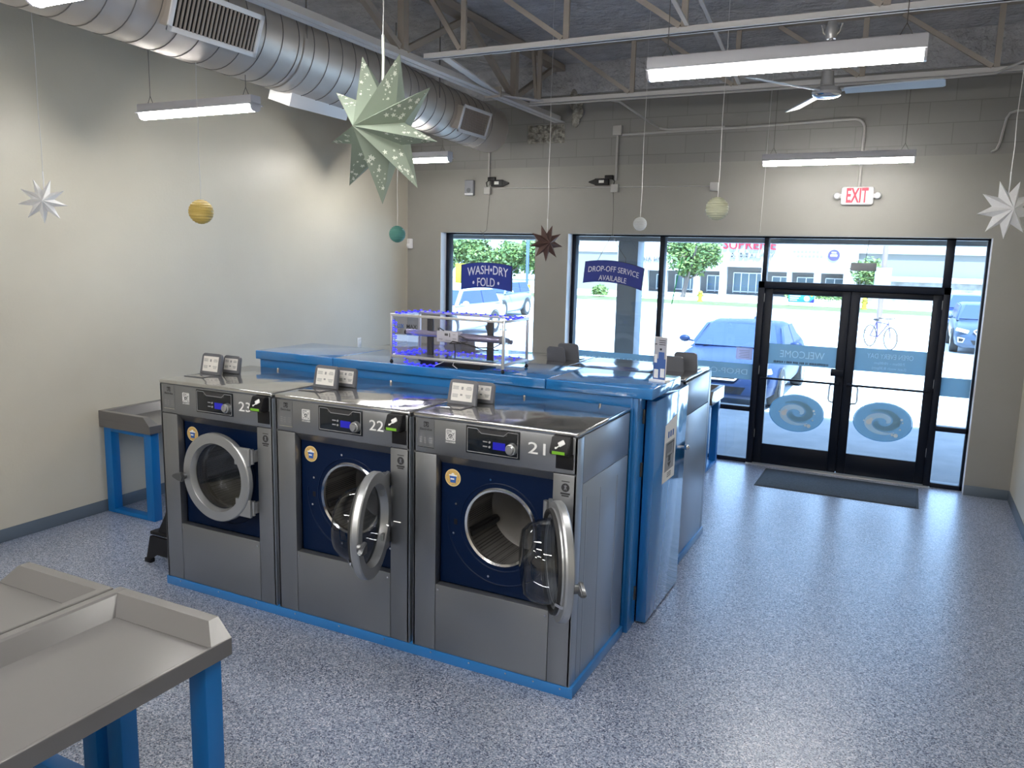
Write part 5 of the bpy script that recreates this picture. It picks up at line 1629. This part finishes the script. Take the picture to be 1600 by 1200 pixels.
def tree(label, base, trunk_h, crown, rad, n, size, seed, mats=('leaf', 'leaf2'), group='trees across the road', lean=0.0):
    t = thing('tree', label, 'tree', base, 0, group)
    m = MB()
    c = Vector(crown) - Vector(base)
    m.tube([(0, 0, 0), (0.05 + lean * .3, 0, trunk_h * .5), (lean, 0, trunk_h), (c.x * .6 + lean * .4, c.y, c.z)], 0.06 * rad[0] + 0.03, 8)
    for k in range(4):
        a = k * 1.7
        m.tube([(lean, 0, trunk_h * .85), (lean + .25 * rad[0] * math.cos(a), .25 * rad[0] * math.sin(a), trunk_h * 1.05), (c.x + .55 * rad[0] * math.cos(a), .55 * rad[0] * math.sin(a), c.z + 0.2 * rad[1])], 0.025 * rad[0] + 0.012, 6)
    m.build('trunk', 'bark', t)
    rr = random.Random(seed)
    vs, fs, mi = [], [], []
    clumps = []
    for k in range(16):
        while True:
            p = Vector((rr.uniform(-1, 1), rr.uniform(-1, 1), rr.uniform(-1, 1)))
            if p.length < 1: break
        clumps.append(Vector((p.x * rad[0] * .72, p.y * rad[0] * .72, p.z * rad[1] * .72)) + c)
    for k in range(n):
        cc = clumps[k % 16]
        d = Vector((rr.gauss(0, 1), rr.gauss(0, 1), rr.gauss(0, 1))).normalized() * (rr.random() ** 0.4)
        p = cc + Vector((d.x * rad[0] * .42, d.y * rad[0] * .42, d.z * rad[1] * .45))
        u = Vector((rr.gauss(0, 1), rr.gauss(0, 1), rr.gauss(0, .6))).normalized()
        q = u.orthogonal().normalized()
        s = size * rr.uniform(.6, 1.2)
        i = len(vs)
        vs += [p - u * s, p + q * s * .5, p + u * s, p - q * s * .5]
        fs.append((i, i + 1, i + 2, i + 3)); mi.append(1 if rr.random() > .55 else 0)
    me = bpy.data.meshes.new('foliage')
    me.from_pydata([tuple(v) for v in vs], [], fs)
    for mm in mats: me.materials.append(M[mm])
    me.polygons.foreach_set('material_index', mi)
    o = bpy.data.objects.new('foliage', me); C.objects.link(o); o.parent = t
    return t
tree('big green street tree in front of the red shop sign', (-12.9, 50, GZ), 1.3, (-12.35, 50, 2.75), (1.95, 1.45), 3600, 0.16, 1, lean=0.25)
tree('bushy green tree behind the grey board in the transom', (-2.15, 46.5, GZ), 0.8, (-1.95, 46, 1.75), (1.25, 0.85), 1800, 0.12, 2)
for k, (x, z, r) in enumerate(((-42.5, 2.3, 3.0), (-38.6, 2.5, 2.9), (-35.2, 2.2, 2.6), (-32.0, 2.4, 2.6))):
    tree(('green tree at the far left of the left window', 'green tree above the left half of the wash dry fold sign', 'green tree above the right half of the wash dry fold sign', 'green tree at the right edge of the left window')[k],
         (x, 70, GZ), 1.0, (x, 70, z), (r, 2.0), 2600, 0.24, 10 + k)
for k, (x, z) in enumerate(((-29.5, 4.4), (-33.2, 4.2))):
    tree(('tree top showing over the tan shop wing', 'smaller tree top over the left end of the tan shop wing')[k], (x, 72, GZ), 2.5, (x, 72, z), (1.5, 0.9), 700, 0.2, 30 + k)
def bush(label, c, r, n, seed, mats=('leaf', 'leaf2')):
    t = thing('bush', label, 'bush', (c[0], c[1], GZ + (0.02 if c[1] < 46 else 0)), 0, 'bushes by the far shops')
    rr = random.Random(seed)
    vs, fs, mi = [], [], []
    for k in range(n):
        d = Vector((rr.gauss(0, 1), rr.gauss(0, 1), abs(rr.gauss(0, 1)))).normalized() * (rr.random() ** .35)
        p = Vector((d.x * r[0], d.y * r[0], d.z * r[1] + 0.12))
        u = Vector((rr.gauss(0, 1), rr.gauss(0, 1), rr.gauss(0, 1))).normalized(); q = u.orthogonal().normalized()
        s = 0.1 * rr.uniform(.6, 1.2); i = len(vs)
        vs += [p - u * s, p + q * s * .5, p + u * s, p - q * s * .5]
        fs.append((i, i + 1, i + 2, i + 3)); mi.append(1 if rr.random() > .4 else 0)
    me = bpy.data.meshes.new('foliage'); me.from_pydata([tuple(v) for v in vs], [], fs)
    for mm in mats: me.materials.append(M[mm])
    me.polygons.foreach_set('material_index', mi)
    o = bpy.data.objects.new('foliage', me); C.objects.link(o); o.parent = t
    MB().tube([(0, 0, 0), (0.03, 0, r[1] * .8)], 0.02, 6).build('stem', 'bark', t)
bush('round green bush left of the canopy column', (-16.8, 45.5), (0.55, 0.62), 500, 41)
bush('small green bush right of the canopy column', (-14.6, 45.5), (0.42, 0.42), 350, 42)
bush('green bush before the arcade left of the transom board', (-6.3, 53), (0.85, 0.95), 700, 43)
bush('green bush before the arcade behind the transom board', (-4.4, 53), (0.95, 0.95), 700, 44)

# street furniture
t = thing('sign_pole', 'brown sign pole with a pale panel, seen above the right door', 'pole', (-0.89, 30, GZ))
MB().cyl((0, 0, 0), (0, 0, 4.6), 0.085, 12).build('pole', 'polebrown', t)
B(-0.13, 0.13, -0.13, 0.13, 0.0, 0.14, 0.01).build('base', 'whitemetal', t)
B(-0.26, 0.26, -0.12, -0.09, 1.60, 2.23, 0.01).build('panel', mat('pale_blue_panel', (0.25, 0.29, 0.33), 0.5), t)
t = thing('window_board', 'small grey board hanging on a wire in the transom window', 'sign', (-0.45, 8.82, 2.175))
B(-0.12, 0.12, -0.006, 0.006, -0.04, 0.04, 0.002).build('board', mat('board_grey', (0.16, 0.17, 0.19), 0.6), t)
MB().tube([(0.03, 0.0, 0.27), (0.01, 0, 0.04)], 0.003, 6).build('hanging_wire', 'wire', t)
m = MB()
pts = [(-2.275, 8.735, 2.235), (-2.29, 8.735, 2.15), (-2.32, 8.735, 2.03), (-2.345, 8.735, 1.88), (-2.37, 8.735, 1.71)]
t = thing('hanging_ribbon', 'thin green ribbon hanging inside the glass of the second window', 'ribbon', pts[0])
M['ribbon'] = decal_mat('green_ribbon', (0.10, 0.50, 0.16), 0.5)
for a, b in zip(pts, pts[1:]):
    m.bar(Vector(a) - Vector(pts[0]), Vector(b) - Vector(pts[0]), 0.002, 0.034)
m.build('ribbon', 'ribbon', t)
m = MB()
for k in range(6):
    a = k * PI / 3
    m.bar((0, 0, 0), (0.045 * math.cos(a), 0, 0.045 * math.sin(a)), 0.002, 0.006)
m.build('bow', 'white', t)
t = thing('bicycle', 'bicycle leaning by the sign pole on the parking lot', 'bicycle', (-0.66, 24.6, GZ), R(35))
for y in (-0.48, 0.48):
    n = 28
    MB().tube([(0, y + 0.30 * math.cos(2 * PI * k / n), 0.31 + 0.30 * math.sin(2 * PI * k / n)) for k in range(n)], 0.016, 6, closed=True).build('wheel', 'tire', t)
m = MB()
for a, b in (((0, .48, .31), (0, .12, .30)), ((0, .12, .30), (0, .22, .72)), ((0, .22, .72), (0, -.32, .70)), ((0, -.32, .70), (0, .12, .30)), ((0, .48, .31), (0, .22, .72)), ((0, -.48, .31), (0, -.30, .82))):
    m.cyl(a, b, 0.016, 8)
m.build('frame', 'signpurple', t)
MB().tube([(-.24, -.22, .86), (-.2, -.3, .86), (0, -.31, .84), (.2, -.3, .86), (.24, -.22, .86)], 0.014, 6).build('handlebar', 'black', t)
MB().ball((0, .25, .78), 0.09, 10, sc=(.7, 1.4, .4)).build('saddle', 'black', t)
def hydrant(label, x, y):
    t = thing('fire_hydrant', label, 'hydrant', (x, y, GZ + 0.02), 0)
    MB().lathe([(0.0, 0.0), (0.16, 0.0), (0.16, 0.06), (0.11, 0.08), (0.11, 0.45), (0.14, 0.47), (0.12, 0.56), (0.0, 0.62)], 'z', seg=16).cyl((-0.18, 0, 0.36), (0.18, 0, 0.36), 0.055, 10).build('barrel', 'yellow', t)
hydrant('yellow fire hydrant seen between the two door leaves', -2.1, 45.2)
hydrant('yellow fire hydrant under the big street tree', -10.65, 45.2)
t = thing('lamp_post', 'blue lamp post on a yellow base in the left window', 'lamp post', (-21.6, 45.3, GZ + 0.02))
MB().cyl((0, 0, 0.3), (0, 0, 3.6), 0.09, 10).build('post', mat('post_blue', (0.06, 0.10, 0.35), .5), t)
MB().cyl((0, 0, 0.0), (0, 0, 0.55), 0.24, 14).build('base', 'yellow', t)
MB().box(-0.5, 0.5, -0.12, 0.12, 3.6, 3.72, 0.02).build('lamp_head', 'polebrown', t)
t = thing('roadside_sign', 'yellow roadside sign at the left edge of the blue wash sign', 'sign', (-26.2, 45.3, GZ + 0.02))
MB().box(-0.6, 0.6, -0.05, 0.05, 0.45, 1.72, 0.02).build('panel', 'yellow', t)
MB().cyl((0, 0.02, 0), (0, 0.02, 0.5), 0.07, 10).build('post', 'polebrown', t)
t = thing('banner', 'teal banner with a blue and yellow picture on the far grass', 'banner', (-5.2, 45.0, GZ + 0.02))
B(-0.66, 0.66, -0.02, 0.02, 0.22, 0.66, 0.004).build('cloth', 'teal', t)
MB().ball((0.28, -0.03, 0.42), 0.15, 12, sc=(1, .1, 1)).build('white_picture', 'white', t)
MB().prism([(0.38, 0.22), (0.66, 0.22), (0.66, 0.45)], 'y', -0.026, -0.021).build('blue_corner', 'lcd_blue', t)
MB().prism([(0.38, 0.66), (0.66, 0.66), (0.52, 0.52)], 'y', -0.026, -0.021).build('yellow_corner', 'yellow', t)
m = MB()
for k in range(3):
    m.box(-0.58, -0.05 - .08 * k, -0.025, -0.021, 0.52 - .11 * k, 0.57 - .11 * k)
m.build('banner_print', 'white', t)
for x in (-0.6, 0.6):
    MB().cyl((x, 0, 0), (x, 0, 0.7), 0.02, 8).build('stake', 'polebrown', t)

# ------------------------------------------------------------------ light
sun = bpy.data.lights.new('sun', 'SUN')
sun.energy = 11.5; sun.angle = R(0.6); sun.color = (0.64, 0.83, 1.0)
so = bpy.data.objects.new('sun', sun); C.objects.link(so)
d = Vector((0.30, -0.52, 1.0))          # towards the sun: high, behind the shop
so.rotation_euler = d.to_track_quat('Z', 'Y').to_euler()
so.location = (0, 0, 20)
w = bpy.data.worlds.new('sky'); S.world = w
w.use_nodes = True
bg = w.node_tree.nodes['Background']
bg.inputs['Color'].default_value = (0.37, 0.61, 1.0, 1)
bg.inputs['Strength'].default_value = 2.6

# ------------------------------------------------------------------ camera
f_, yaw, pitch, roll, H = 1239.103, -0.460462, 0.160319, 0.024901, 2.2
cam = bpy.data.cameras.new('camera')
cam.sensor_fit = 'HORIZONTAL'; cam.sensor_width = 36.0
cam.lens = 36.0 * f_ / 1600.0
cam.clip_start = 0.05; cam.clip_end = 400
co = bpy.data.objects.new('camera', cam); C.objects.link(co)
cy, sy, cp, sp = math.cos(yaw), math.sin(yaw), math.cos(pitch), math.sin(pitch)
fw = Vector((sy * cp, cy * cp, -sp)); rt = Vector((cy, -sy, 0)); up = rt.cross(fw)
r2 = rt * math.cos(roll) + up * math.sin(roll)
u2 = -rt * math.sin(roll) + up * math.cos(roll)
co.matrix_world = Matrix((( r2.x, u2.x, -fw.x, 0.0), (r2.y, u2.y, -fw.y, 0.0), (r2.z, u2.z, -fw.z, H), (0, 0, 0, 1)))
S.camera = co
S.view_settings.view_transform = 'Standard'
S.view_settings.look = 'None'
S.view_settings.exposure = 1.3
S.view_settings.gamma = 1.0
S.view_settings.use_curve_mapping = False
S.cycles.use_denoising = True
S.cycles.max_bounces = 8
S.cycles.diffuse_bounces = 4
S.cycles.glossy_bounces = 4
S.cycles.transparent_max_bounces = 16
S.cycles.sample_clamp_indirect = 3.0
S.cycles.caustics_reflective = False
S.cycles.caustics_refractive = False
